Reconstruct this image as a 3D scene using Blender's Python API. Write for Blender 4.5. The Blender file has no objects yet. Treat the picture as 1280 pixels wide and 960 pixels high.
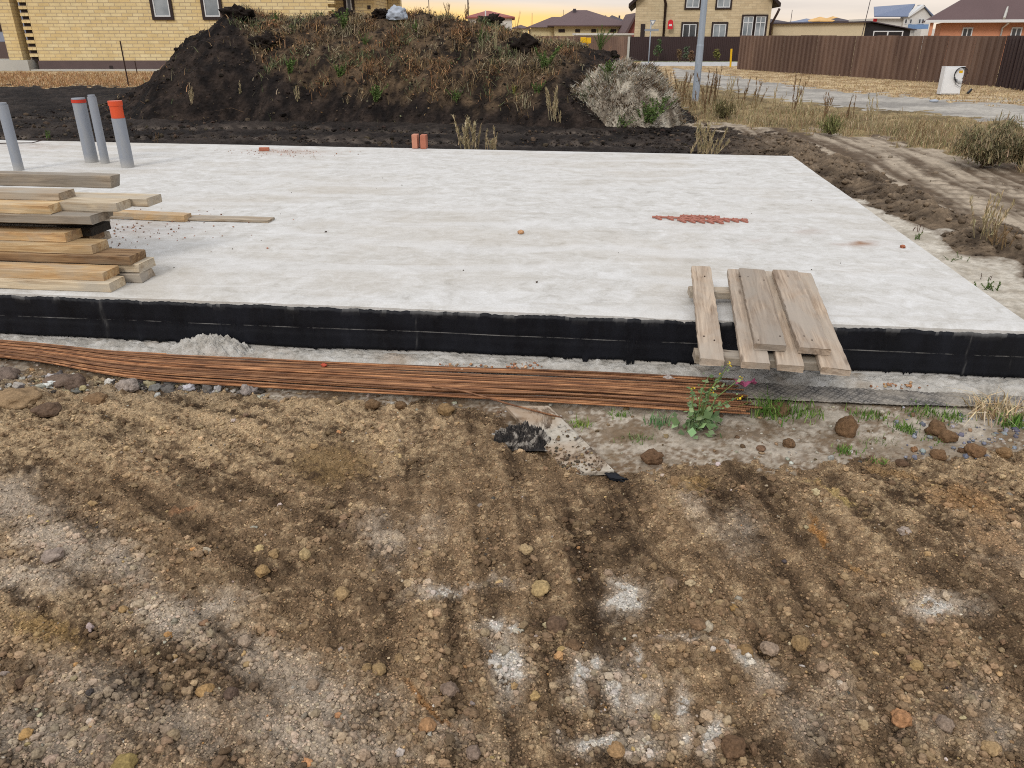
import bpy, bmesh, math, random
import numpy as np
from mathutils import Vector, Matrix
random.seed(11)
rng = np.random.default_rng(11)
scene = bpy.context.scene
COL = scene.collection
R = math.radians

# ------------------------------------------------------------------ camera
H = 1.6            # camera height above the ground
F = 962.0          # focal length in pixels of a 1280 px wide picture
PITCH = R(24.4)
cd = bpy.data.cameras.new('camera')
cam = bpy.data.objects.new('camera', cd); COL.objects.link(cam)
cd.sensor_fit = 'HORIZONTAL'; cd.sensor_width = 36; cd.lens = F / 1280 * 36
cd.clip_start = 0.05; cd.clip_end = 5000
cam.location = (0, 0, H); cam.rotation_euler = (math.pi / 2 - PITCH, 0, 0)
scene.camera = cam

# ------------------------------------------------------------------ sky, sun, exposure
SUN_EL, SUN_AZ = R(36), R(205)       # azimuth measured clockwise from +Y
world = bpy.data.worlds.new('World'); scene.world = world
world.use_nodes = True
wt = world.node_tree; wt.nodes.clear()
def wn(t, **k):
    n = wt.nodes.new(t)
    for a, b in k.items(): setattr(n, a, b)
    return n
w_out = wn('ShaderNodeOutputWorld')
sky = wn('ShaderNodeTexSky', sky_type='NISHITA', sun_disc=False)
sky.sun_elevation = SUN_EL; sky.sun_rotation = SUN_AZ
bg1 = wn('ShaderNodeBackground'); bg1.inputs['Strength'].default_value = 0.10
wt.links.new(sky.outputs[0], bg1.inputs['Color'])
tc = wn('ShaderNodeTexCoord'); sx = wn('ShaderNodeSeparateXYZ')
wt.links.new(tc.outputs['Generated'], sx.inputs[0])
# the cloud deck: darker near the horizon, brighter overhead, thin streaks, a yellow clearing low in front
def w_ramp(stops, interp='LINEAR'):
    r = wn('ShaderNodeValToRGB'); r.color_ramp.interpolation = interp
    e = r.color_ramp.elements
    while len(e) < len(stops): e.new(0.5)
    for i, (p, c) in enumerate(stops): e[i].position = p; e[i].color = (*c, 1)
    return r
deck = w_ramp([(0.0, (.84, .72, .60)), (.03, (.80, .72, .66)), (.12, (.70, .67, .68)), (.35, (.92, .93, .97)), (1.0, (1.36, 1.40, 1.46))])
wt.links.new(sx.outputs['Z'], deck.inputs[0])
mp = wn('ShaderNodeMapping'); mp.inputs['Scale'].default_value = (1.6, 1.6, 22)
wt.links.new(tc.outputs['Generated'], mp.inputs[0])
nz = wn('ShaderNodeTexNoise'); nz.inputs['Scale'].default_value = 2.2; nz.inputs['Detail'].default_value = 5
wt.links.new(mp.outputs[0], nz.inputs['Vector'])
streak = w_ramp([(.3, (.86, .85, .86)), (.5, (1, .99, .98)), (.7, (1.14, 1.11, 1.07))])
wt.links.new(nz.outputs['Fac'], streak.inputs[0])
mul = wn('ShaderNodeMix', data_type='RGBA', blend_type='MULTIPLY'); mul.inputs['Factor'].default_value = 1
wt.links.new(deck.outputs[0], mul.inputs['A']); wt.links.new(streak.outputs[0], mul.inputs['B'])
# clearing: elevation band x azimuth band
el = w_ramp([(0.0, (1, 1, 1)), (.012, (1, 1, 1)), (.042, (0, 0, 0))], 'EASE')
eadd = wn('ShaderNodeMath', operation='MULTIPLY_ADD'); eadd.inputs[1].default_value = .035; eadd.inputs[2].default_value = -.0175
nz2 = wn('ShaderNodeTexNoise'); nz2.inputs['Scale'].default_value = 1.3; nz2.inputs['Detail'].default_value = 4
wt.links.new(mp.outputs[0], nz2.inputs['Vector']); wt.links.new(nz2.outputs['Fac'], eadd.inputs[0])
# the clearing climbs towards the left: z - tilt*x
tilt = wn('ShaderNodeMath', operation='MULTIPLY_ADD'); tilt.inputs[1].default_value = .045
wt.links.new(sx.outputs['X'], tilt.inputs[0]); wt.links.new(sx.outputs['Z'], tilt.inputs[2])
eall = wn('ShaderNodeMath', operation='ADD'); wt.links.new(tilt.outputs[0], eall.inputs[0]); wt.links.new(eadd.outputs[0], eall.inputs[1])
wt.links.new(eall.outputs[0], el.inputs[0])
az = w_ramp([(0.0, (0, 0, 0)), (.25, (1, 1, 1)), (.54, (1, 1, 1)), (.66, (.12, .12, .12)), (.9, (0, 0, 0))])
azm = wn('ShaderNodeMath', operation='MULTIPLY_ADD'); azm.inputs[1].default_value = .5; azm.inputs[2].default_value = .5
wt.links.new(sx.outputs['X'], azm.inputs[0]); wt.links.new(azm.outputs[0], az.inputs[0])
m1 = wn('ShaderNodeMath', operation='MULTIPLY'); wt.links.new(el.outputs[0], m1.inputs[0]); wt.links.new(az.outputs[0], m1.inputs[1])
fr = wn('ShaderNodeMath', operation='GREATER_THAN'); fr.inputs[1].default_value = 0
wt.links.new(sx.outputs['Y'], fr.inputs[0])
m2 = wn('ShaderNodeMath', operation='MULTIPLY'); wt.links.new(m1.outputs[0], m2.inputs[0]); wt.links.new(fr.outputs[0], m2.inputs[1])
glow = wn('ShaderNodeMix', data_type='RGBA'); glow.inputs['B'].default_value = (1.12, .72, .23, 1)
wt.links.new(m2.outputs[0], glow.inputs['Factor']); wt.links.new(mul.outputs['Result'], glow.inputs['A'])
bg2 = wn('ShaderNodeBackground'); bg2.inputs['Strength'].default_value = 1.0
wt.links.new(glow.outputs['Result'], bg2.inputs['Color'])
mx = wn('ShaderNodeMixShader'); mx.inputs[0].default_value = .93
wt.links.new(bg1.outputs[0], mx.inputs[1]); wt.links.new(bg2.outputs[0], mx.inputs[2])
wt.links.new(mx.outputs[0], w_out.inputs[0])

sd = bpy.data.lights.new('sun', 'SUN'); sd.energy = 1.5; sd.angle = R(18); sd.color = (1, .95, .88)
sun = bpy.data.objects.new('sun', sd); COL.objects.link(sun)
sdir = Vector((math.sin(SUN_AZ) * math.cos(SUN_EL), math.cos(SUN_AZ) * math.cos(SUN_EL), math.sin(SUN_EL)))
sun.rotation_euler = (-sdir).to_track_quat('-Z', 'Y').to_euler()
vs = scene.view_settings
scene.display_settings.display_device = 'sRGB'
vs.view_transform = 'Standard'; vs.look = 'None'; vs.exposure = 0.12; vs.gamma = 1; vs.use_curve_mapping = False
scene.render.engine = 'CYCLES'
scene.cycles.use_denoising = False
scene.cycles.denoiser = 'OPENIMAGEDENOISE'
scene.cycles.denoising_input_passes = 'RGB_ALBEDO_NORMAL'
scene.cycles.filter_width = 1.05
scene.cycles.max_bounces = 5; scene.cycles.diffuse_bounces = 3; scene.cycles.glossy_bounces = 2
scene.cycles.transparent_max_bounces = 4; scene.cycles.caustics_reflective = False

# ------------------------------------------------------------------ picture <-> place
sP, cP = math.sin(PITCH), math.cos(PITCH)
def ray(px, py):
    a, b = (px - 640) / F, (480 - py) / F
    return Vector((a, cP + sP * b, -sP + cP * b))
def gp(px, py, z=0.0):                       # where that sight line meets the level z
    r = ray(px, py); t = (z - H) / r.z
    return Vector((r.x * t, r.y * t, z))
def dp(px, py, Y):                           # where it meets the upright plane at distance Y
    r = ray(px, py); t = Y / r.y
    return Vector((r.x * t, Y, H + r.z * t))
def proj(X, Y, Z):
    d = Y * cP - (Z - H) * sP
    u = Y * sP + (Z - H) * cP
    return 640 + F * X / d, 480 - F * u / d
def lin(c):
    c = c / 255.0
    return c / 12.92 if c <= .04045 else ((c + .055) / 1.055) ** 2.4
LIGHT = 1.45                                  # what a white level surface gets under this sky
def A(r, g, b, k=1.0):                        # albedo of something seen as that sRGB colour
    return np.array([min(.85, lin(v) / LIGHT * k) for v in (r, g, b)])
def A4(r, g, b, k=1.0): return (*[float(v) for v in A(r, g, b, k)], 1.0)

# ------------------------------------------------------------------ noise
_p = rng.permutation(256); PERM = np.concatenate([_p, _p, _p])
_ang = rng.uniform(0, 2 * np.pi, 256); GX, GY = np.cos(_ang), np.sin(_ang)
_g3 = rng.normal(size=(256, 3)); _g3 /= np.linalg.norm(_g3, axis=1)[:, None]
def fade(t): return t * t * t * (t * (t * 6 - 15) + 10)
def pn2(x, y):
    xi = np.floor(x).astype(np.int64); yi = np.floor(y).astype(np.int64)
    xf = x - xi; yf = y - yi; xi &= 255; yi &= 255
    u, v = fade(xf), fade(yf)
    def g(i, j, a, b):
        h = PERM[PERM[(xi + i) & 255] + ((yi + j) & 255)]
        return GX[h] * a + GY[h] * b
    n00 = g(0, 0, xf, yf); n10 = g(1, 0, xf - 1, yf); n01 = g(0, 1, xf, yf - 1); n11 = g(1, 1, xf - 1, yf - 1)
    return ((n00 * (1 - u) + n10 * u) * (1 - v) + (n01 * (1 - u) + n11 * u) * v) * 1.5
def fbm(x, y, o=4, gain=.5, off=0.0):
    s = 0; a = 1.0; n = 0
    for i in range(o):
        s = s + a * pn2(x * 2 ** i + off + 17.3 * i, y * 2 ** i + off * .7 + 5.1 * i); n += a; a *= gain
    return s / n
def billow(x, y, o=3, gain=.5, off=0.0):
    s = 0; a = 1.0; n = 0
    for i in range(o):
        s = s + a * np.abs(pn2(x * 2 ** i + off + 9.3 * i, y * 2 ** i + off + 3.1 * i)); n += a; a *= gain
    return s / n
def pn3(P):
    i = np.floor(P).astype(np.int64); f = P - i; i &= 255
    w = fade(f); out = 0
    for dx in (0, 1):
        for dy in (0, 1):
            for dz in (0, 1):
                h = PERM[PERM[PERM[(i[:, 0] + dx) & 255] + ((i[:, 1] + dy) & 255)] + ((i[:, 2] + dz) & 255)]
                d = f - np.array([dx, dy, dz])
                g = (_g3[h] * d).sum(1)
                wx = w[:, 0] if dx else 1 - w[:, 0]; wy = w[:, 1] if dy else 1 - w[:, 1]; wz = w[:, 2] if dz else 1 - w[:, 2]
                out = out + g * wx * wy * wz
    return out * 1.5
def sstep(a, b, x):
    t = np.clip((x - a) / (b - a), 0, 1); return t * t * (3 - 2 * t)

# ------------------------------------------------------------------ materials
class M:
    def __init__(s, name):
        s.m = bpy.data.materials.new(name); s.m.use_nodes = True
        s.t = s.m.node_tree; s.t.nodes.clear()
        s.out = s.n('ShaderNodeOutputMaterial'); s.b = s.n('ShaderNodeBsdfPrincipled')
        s.t.links.new(s.b.outputs[0], s.out.inputs[0])
        s.b.inputs['Roughness'].default_value = .85
        s.b.inputs['Specular IOR Level'].default_value = .25
    def n(s, t, **k):
        n = s.t.nodes.new(t)
        for a, b in k.items(): setattr(n, a, b)
        return n
    def put(s, sock, v):
        if isinstance(v, bpy.types.NodeSocket): s.t.links.new(v, sock)
        elif isinstance(v, (tuple, list, np.ndarray)) and sock.type == 'RGBA': sock.default_value = (*[float(q) for q in v[:3]], 1)
        else: sock.default_value = v
    def co(s, kind='Object', scale=(1, 1, 1), rnd=0, rot=(0, 0, 0)):
        c = s.n('ShaderNodeTexCoord').outputs[kind]
        m = s.n('ShaderNodeMapping'); m.inputs['Scale'].default_value = scale; m.inputs['Rotation'].default_value = rot
        s.put(m.inputs[0], c)
        if rnd:
            oi = s.n('ShaderNodeObjectInfo'); mm = s.n('ShaderNodeMath', operation='MULTIPLY'); mm.inputs[1].default_value = rnd
            s.put(mm.inputs[0], oi.outputs['Random'])
            s.put(m.inputs['Location'], mm.outputs[0])
        return m.outputs[0]
    def rand(s): return s.n('ShaderNodeObjectInfo').outputs['Random']
    def noise(s, vec, scale, detail=4, rough=.55, dist=0.0):
        n = s.n('ShaderNodeTexNoise'); s.put(n.inputs['Vector'], vec)
        n.inputs['Scale'].default_value = scale; n.inputs['Detail'].default_value = detail
        n.inputs['Roughness'].default_value = rough; n.inputs['Distortion'].default_value = dist
        return n.outputs['Fac']
    def voro(s, vec, scale, feature='F1', out='Distance'):
        n = s.n('ShaderNodeTexVoronoi', feature=feature); s.put(n.inputs['Vector'], vec); n.inputs['Scale'].default_value = scale
        return n.outputs[out]
    def ramp(s, fac, stops):
        r = s.n('ShaderNodeValToRGB'); e = r.color_ramp.elements
        while len(e) < len(stops): e.new(.5)
        for i, (p, c) in enumerate(stops):
            if not isinstance(c, (tuple, list, np.ndarray)): c = (c, c, c)
            e[i].position = p; e[i].color = (*[float(q) for q in c[:3]], 1)
        s.put(r.inputs[0], fac); return r.outputs[0]
    def mix(s, fac, a, b, blend='MIX'):
        n = s.n('ShaderNodeMix', data_type='RGBA', blend_type=blend)
        s.put(n.inputs['Factor'], fac); s.put(n.inputs['A'], a); s.put(n.inputs['B'], b); return n.outputs['Result']
    def math(s, op, a, b=0.0):
        n = s.n('ShaderNodeMath', operation=op); s.put(n.inputs[0], a); s.put(n.inputs[1], b); return n.outputs[0]
    def attr(s, name='Col'):
        n = s.n('ShaderNodeAttribute'); n.attribute_name = name; return n.outputs['Color']
    def bump(s, h, strength=.5, dist=.01, normal=None):
        n = s.n('ShaderNodeBump'); n.inputs['Strength'].default_value = strength; n.inputs['Distance'].default_value = dist
        s.put(n.inputs['Height'], h)
        if normal is not None: s.put(n.inputs['Normal'], normal)
        return n.outputs[0]
    def fin(s, color, rough=None, normal=None, spec=None, metal=None):
        s.put(s.b.inputs['Base Color'], color)
        if rough is not None: s.put(s.b.inputs['Roughness'], rough)
        if normal is not None: s.put(s.b.inputs['Normal'], normal)
        if spec is not None: s.b.inputs['Specular IOR Level'].default_value = spec
        if metal is not None: s.b.inputs['Metallic'].default_value = metal
        return s.m

MAT = {}
def simple(name, c, rough=.7, var=.12, scale=3.0, bump=0.0, spec=.25, metal=None):
    m = M(name); v = m.co()
    f = m.noise(v, scale, 6, .6)
    k = m.ramp(f, [(.25, 1 - var), (.75, 1 + var)])
    col = m.mix(1.0, c, k, 'MULTIPLY')
    nb = m.bump(m.noise(v, scale * 8, 5), bump, .01) if bump else None
    MAT[name] = m.fin(col, rough, nb, spec, metal); return MAT[name]

def mk_earth(name, fine=160, var=(.62, 1.4), bmp=.7, dist=.006):
    m = M(name); v = m.co()
    a = m.attr()
    f1 = m.noise(v, fine, 6, .7); f2 = m.noise(v, fine * .22, 5, .65); f3 = m.voro(v, fine * .6)
    k = m.ramp(f1, [(.3, var[0]), (.5, 1), (.72, var[1])])
    c = m.mix(1.0, a, k, 'MULTIPLY')
    k2 = m.ramp(f2, [(.3, .8), (.7, 1.18)])
    c = m.mix(1.0, c, k2, 'MULTIPLY')
    hgt = m.math('ADD', m.math('MULTIPLY', f1, .6), m.math('SUBTRACT', m.math('MULTIPLY', f2, 1.4), m.math('MULTIPLY', f3, .5)))
    MAT[name] = m.fin(c, .95, m.bump(hgt, bmp, dist), .1)
mk_earth('soil', 170, (.40, 1.6), 1.0, .013)  # wide tone range paints the shade in crumb crevices into the colour
mk_earth('silt', 120, (.8, 1.15), .35, .004)
mk_earth('black_earth', 22, (.6, 1.5), .8, .04)
mk_earth('track_dirt', 30, (.78, 1.2), .5, .02)
mk_earth('road_gravel', 26, (.72, 1.25), .5, .02)
mk_earth('verge_earth', 14, (.7, 1.3), .6, .03)
mk_earth('mound_earth', 16, (.5, 1.6), .9, .06)
mk_earth('clod_earth', 150, (.62, 1.35), .8, .006)

def mk_attr(name, rough=.8, spec=.15, var=.15, sub=0.0):
    m = M(name); a = m.attr()
    k = m.ramp(m.noise(m.co(), 25, 3), [(.3, 1 - var), (.7, 1 + var)])
    MAT[name] = m.fin(m.mix(1.0, a, k, 'MULTIPLY'), rough, None, spec)
mk_attr('leaf')

# concrete slab top
m = M('concrete'); v = m.co()
big = m.noise(v, .55, 6, .62, .4); mid = m.noise(v, 7.5, 9, .74, .6)
st = m.noise(m.co('Object', (1, 1, 1), 0, (0, 0, .5)), 5, 8, .74, 1.4); fine = m.noise(v, 90, 5, .7)
c = m.ramp(mid, [(.28, A(182, 178, 171)), (.42, A(209, 206, 200)), (.55, A(222, 220, 216)), (.72, A(237, 236, 234))])
c = m.mix(m.ramp(st, [(.54, 0.0), (.68, .55)]), c, A(192, 187, 178))
c = m.mix(m.ramp(big, [(.48, 0.0), (.70, .55)]), c, A(196, 186, 170))
# trowel arcs and cloudy laitance
arc = m.n('ShaderNodeTexWave', wave_type='RINGS'); arc.inputs['Scale'].default_value = .55; arc.inputs['Distortion'].default_value = 7; arc.inputs['Detail'].default_value = 4
m.put(arc.inputs['Vector'], v)
c = m.mix(m.math('MULTIPLY', m.ramp(arc.outputs['Fac'], [(.62, 0.0), (.95, .35)]), m.ramp(big, [(.4, 0.0), (.6, 1.0)])), c, A(238, 238, 238))
sp = m.voro(v, 9); spn = m.noise(v, 2.0, 3)
c = m.mix(m.math('MULTIPLY', m.ramp(sp, [(.012, .5), (.03, 0.0)]), m.ramp(spn, [(.58, 0.0), (.7, .8)])), c, A(120, 108, 94))
drg = m.noise(m.co('Object', (.7, 5, 1), 0, (0, 0, R(-52))), 1.6, 7, .7, .8)
c = m.mix(m.ramp(drg, [(.54, 0.0), (.70, .4)]), c, A(186, 178, 165))
c = m.mix(m.ramp(drg, [(.28, .45), (.42, 0.0)]), c, A(240, 239, 237))
c = m.mix(m.attr('Stain'), c, A(158, 118, 88), 'MIX')
c = m.mix(1.0, c, m.ramp(fine, [(.3, .9), (.7, 1.08)]), 'MULTIPLY')
MAT['concrete'] = m.fin(c, .9, m.bump(m.math('ADD', m.math('MULTIPLY', fine, .3), mid), .35, .008), .2)
# rough cast concrete / mortar
m = M('mortar'); v = m.co(); f = m.noise(v, 14, 7, .7); g = m.noise(v, 70, 5, .7); q = m.noise(v, 3, 4)
c = m.ramp(f, [(.3, A(154, 148, 138)), (.48, A(198, 193, 184)), (.68, A(228, 225, 219))])
c = m.mix(m.ramp(q, [(.55, 0.0), (.7, .5)]), c, A(176, 150, 122))
MAT['mortar'] = m.fin(c, .95, m.bump(m.math('ADD', f, g), .8, .012), .15)
# bitumen
m = M('bitumen'); v = m.co(); f = m.noise(m.co('Object', (3, 3, 1.2)), 2.2, 7, .65); g = m.noise(v, 45, 5, .6); d = m.noise(m.co('Object', (6, 6, .8)), 5, 5, .7)
c = m.ramp(f, [(.35, (.002, .0024, .0042)), (.6, (.0042, .005, .0085)), (.8, (.011, .012, .018))])
c = m.mix(m.ramp(d, [(.64, 0.0), (.84, .14)]), c, (.16, .155, .15))
sep = m.n('ShaderNodeSeparateXYZ'); m.put(sep.inputs[0], m.co())
wob = m.noise(m.co('Object', (.8, .8, .8)), 1.0, 3)
zd = m.math('ABSOLUTE', m.math('SUBTRACT', sep.outputs[2], m.math('ADD', .165, m.math('MULTIPLY', wob, .02))))
ln = m.math('MULTIPLY', m.ramp(zd, [(.0012, 1.0), (.0035, 0.0)]), m.ramp(m.noise(m.co('Object', (1, 1, 1)), 3.5, 6, .75), [(.45, 0.0), (.62, .8)]))
c = m.mix(ln, c, (.24, .235, .225))
vst = m.noise(m.co('Object', (1, 1, .12)), 7, 5, .7)
c = m.mix(m.math('MULTIPLY', m.ramp(vst, [(.66, 0.0), (.72, .8)]), m.ramp(m.noise(v, 28, 5, .75), [(.5, 0.0), (.62, .7)])), c, (.2, .195, .19))
c = m.mix(m.attr('Dust'), c, (.24, .235, .225))
MAT['bitumen'] = m.fin(c, m.ramp(f, [(.3, .45), (.7, .7)]), m.bump(m.math('ADD', f, m.math('MULTIPLY', g, .3)), .35, .012), .22)
# wood (boards: X runs along the grain)
def mk_wood(name, light, mid_, dark, grey, greyness=.4):
    m = M(name); v = m.co('Object', (1.2, 16, 16), 40); w2 = m.co('Object', (2.2, 60, 60), 23); o = m.co('Object', (2.0, 4.5, 4.5), 57)
    f = m.noise(v, 1.6, 7, .65, 1.2); g = m.noise(w2, 1.5, 4, .6, .3); b = m.noise(o, 1.3, 5, .6, .6)
    c = m.ramp(f, [(.3, dark), (.47, mid_), (.62, light), (.8, mid_)])
    c = m.mix(1.0, c, m.ramp(g, [(.3, .72), (.55, 1.05), (.75, 1.15)]), 'MULTIPLY')
    c = m.mix(m.ramp(b, [(.62 - greyness * .4, 0.0), (.80 - greyness * .3, .85)]), c, grey)
    r = m.rand(); tint = m.ramp(r, [(0, (.78, .76, .74)), (.5, (1, .98, .96)), (1, (1.12, 1.08, 1.02))])
    c = m.mix(1.0, c, tint, 'MULTIPLY')
    kn = m.voro(m.co('Object', (2.2, 9, 9), 71), 1.0)
    c = m.mix(m.ramp(kn, [(.05, .7), (.11, 0.0)]), c, (dark[0] * .45, dark[1] * .4, dark[2] * .35))
    MAT[name] = m.fin(c, .8, m.bump(m.math('ADD', f, g), .35, .004), .2)
mk_wood('wood_fresh', A(230, 206, 166), A(214, 182, 136), A(176, 138, 96), A(192, 180, 160), .3)
mk_wood('wood_orange', A(220, 190, 146), A(204, 168, 122), A(164, 124, 86), A(190, 178, 158), .4)
mk_wood('wood_pale', A(224, 210, 184), A(204, 186, 158), A(164, 142, 114), A(190, 184, 172), .5)
mk_wood('wood_grey', A(194, 180, 160), A(168, 152, 132), A(122, 106, 88), A(172, 166, 156), .6)
mk_wood('wood_dark', A(166, 138, 104), A(136, 108, 80), A(96, 74, 54), A(138, 124, 106), .4)
mk_wood('wood_pallet', A(204, 186, 166), A(176, 157, 138), A(132, 112, 95), A(182, 172, 160), .6)
mk_wood('wood_black', A(60, 50, 42), A(40, 34, 30), A(24, 20, 18), A(60, 56, 50), .3)
# rust
m = M('rusty_steel'); v = m.co('Object', (1.5, 30, 30), 33); f = m.noise(v, 1.6, 6, .7); r = m.rand()
c = m.ramp(f, [(.3, A(90, 62, 48)), (.48, A(150, 106, 74)), (.63, A(192, 144, 104)), (.8, A(130, 98, 80))])
c = m.mix(1.0, c, m.ramp(r, [(0, (.42, .40, .42)), (.35, (.8, .78, .78)), (.6, (1, .97, .94)), (1, (1.5, 1.4, 1.3))]), 'MULTIPLY')  # per-rod tint spread, painting the rods' separate light and shade into colour
rb = m.n('ShaderNodeTexWave'); rb.inputs['Scale'].default_value = 45; m.put(rb.inputs['Vector'], m.co())
MAT['rusty_steel'] = m.fin(c, .75, m.bump(rb.outputs['Fac'], .6, .002), .3)
# dimpled drainage membrane, dusty
m = M('membrane'); v = m.co()
vx = m.co('Object', (38, 38, 38), 0, (0, 0, R(45)))
ck = m.n('ShaderNodeTexVoronoi', feature='F1', distance='CHEBYCHEV'); ck.inputs['Scale'].default_value = 1; ck.inputs['Randomness'].default_value = 0
m.put(ck.inputs['Vector'], vx)
dst = m.noise(v, 4.5, 6, .7); dm = m.ramp(dst, [(.40, .15), (.60, .95)])
c0 = m.ramp(ck.outputs['Distance'], [(.30, A(138, 134, 130)), (.40, A(58, 58, 62))])
c = m.mix(dm, c0, m.mix(m.noise(v, 60, 4), A(160, 150, 136), A(196, 188, 176)))
MAT['membrane'] = m.fin(c, .7, m.bump(ck.outputs['Distance'], .8, -.01), .25)
simple('pipe_grey', A4(150, 156, 166), .45, .06, 4, 0, .4)
m = M('pipe_grey'); v = m.co(); f = m.noise(m.co('Object', (6, 6, 1.2)), 3, 5, .7); g = m.noise(v, 30, 4, .7); sz = m.n('ShaderNodeSeparateXYZ'); m.put(sz.inputs[0], v)
c = m.mix(m.ramp(f, [(.45, 0.0), (.75, .5)]), A(152, 158, 168), A(176, 174, 168)); c = m.mix(m.ramp(g, [(.62, 0.0), (.74, .5)]), c, A(120, 120, 122))
c = m.mix(m.ramp(m.math('ADD', sz.outputs[2], m.math('MULTIPLY', f, .12)), [(.06, .7), (.16, 0.0)]), c, A(196, 192, 184))
MAT['pipe_grey'] = m.fin(c, m.ramp(f, [(.3, .4), (.7, .65)]), None, .35)
simple('pipe_orange', A4(226, 84, 40), .4, .08, 6, 0, .45)
simple('brick_red', A4(192, 122, 98), .9, .2, 12, .4)
simple('brick_pink', A4(212, 148, 122), .9, .2, 12, .4)
simple('galvanised', A4(168, 178, 190), .5, .08, 2, 0, .4)
simple('white_pvc', A4(232, 234, 236), .4, .03, 2)
simple('brown_metal', A4(70, 52, 48), .5, .08, 2)
simple('dark_brown', A4(52, 40, 38), .6, .1, 2)
simple('white_wall', A4(228, 226, 222), .8, .06, 1)
simple('roof_brown', A4(108, 88, 88), .75, .10, .5)
simple('roof_dark', A4(84, 76, 82), .75, .10, .5)
simple('roof_red', A4(160, 92, 84), .75, .12, .5)
simple('roof_blue', A4(120, 132, 158), .55, .06, .5)
simple('wall_cream', A4(228, 214, 172), .85, .06, .5)
simple('wall_grey', A4(150, 158, 178), .85, .06, .5)
simple('timber_new', A4(232, 186, 118), .8, .2, .7)
simple('plaster_beige', A4(224, 208, 176), .9, .10, .6)
simple('black_sheet', A4(46, 42, 44), .5, .1, .4)
simple('orange_brick', A4(222, 156, 122), .85, .1, 1.2)
simple('white_enamel', A4(246, 248, 250), .35, .05, 3, 0, .4)
simple('black_rubber', A4(34, 34, 38), .5, .1, 5)
simple('yellow_paint', A4(238, 190, 30), .5, .06, 2)
simple('sign_red', A4(226, 48, 58), .5, .04, 2)
simple('sign_white', A4(236, 236, 234), .5, .03, 2)
simple('sign_back', A4(150, 156, 164), .5, .06, 3)
simple('plinth', A4(104, 88, 86), .85, .14, 1.2, .2)
simple('pale_concrete', A4(200, 198, 190), .85, .08, 1)
simple('dark_iron', A4(60, 42, 36), .7, .2, 5)
simple('pink_foil', A4(226, 120, 164), .4, .15, 30)
simple('white_stone', A4(226, 222, 214), .9, .08, 20, .3)
simple('plastic_white', A4(180, 188, 200), .45, .2, 2, .3)
simple('bark', A4(96, 80, 64), .9, .2, 20, .4)
simple('spacer_red', A4(180, 118, 102), .7, .12, 20)
simple('cloth_blue', A4(120, 150, 190), .8, .1, 2)
simple('plug_red', A4(206, 64, 44), .5, .08, 4)
m = M('glass'); v = m.co(); f = m.noise(v, .7, 3)
MAT['glass'] = m.fin(m.ramp(f, [(.35, A(110, 120, 128)), (.65, A(170, 178, 184))]), .08, None, .5)
m = M('glass_dark'); v = m.co(); f = m.noise(v, .7, 3)
MAT['glass_dark'] = m.fin(m.ramp(f, [(.35, A(48, 52, 58)), (.65, A(92, 98, 106))]), .06, None, .5)
# brickwork
def mk_brick(name, c1, c2, mort, bw, bh, ms, patch):
    m = M(name); g = m.n('ShaderNodeNewGeometry')
    c = m.n('ShaderNodeTexCoord').outputs['Object']; s = m.n('ShaderNodeSeparateXYZ'); m.put(s.inputs[0], c)
    k = m.n('ShaderNodeCombineXYZ'); m.put(k.inputs[0], m.math('ADD', s.outputs[0], s.outputs[1])); m.put(k.inputs[1], s.outputs[2])
    b = m.n('ShaderNodeTexBrick'); m.put(b.inputs['Vector'], k.outputs[0])
    m.put(b.inputs['Color1'], c1); m.put(b.inputs['Color2'], c2); m.put(b.inputs['Mortar'], mort)
    b.inputs['Scale'].default_value = 1; b.inputs['Brick Width'].default_value = bw; b.inputs['Row Height'].default_value = bh
    b.inputs['Mortar Size'].default_value = ms; b.inputs['Bias'].default_value = -.1
    n = m.noise(m.co(), .35, 4, .6); n2 = m.noise(m.co(), 2.5, 4, .6)
    c = m.mix(m.ramp(n, [(.5, 0.0), (.68, .45)]), b.outputs['Color'], patch)
    c = m.mix(1.0, c, m.ramp(n2, [(.3, .9), (.7, 1.08)]), 'MULTIPLY')
    MAT[name] = m.fin(c, .85, m.bump(b.outputs['Fac'], .3, -.01), .2)
mk_brick('brick_yellow', A(246, 226, 176), A(232, 204, 146), A(196, 176, 144), .52, .15, .018, A(240, 206, 140))
mk_brick('brick_beige', A(228, 208, 172), A(208, 186, 150), A(196, 178, 150), .6, .17, .012, A(216, 202, 168))
# corrugated brown sheet
m = M('corrugated_brown'); v = m.co(); f = m.noise(m.co('Object', (1, 1, .25)), 1.3, 4)
c = m.ramp(f, [(.3, A(98, 76, 66)), (.6, A(122, 97, 83)), (.8, A(144, 116, 99))])
r = m.rand(); c = m.mix(1.0, c, m.ramp(r, [(0, .8), (1, 1.2)]), 'MULTIPLY')
MAT['corrugated_brown'] = m.fin(c, .5, None, .4)
simple('corrugated_dark', A4(58, 40, 40), .5, .08, 1.5, 0, .35)

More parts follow.
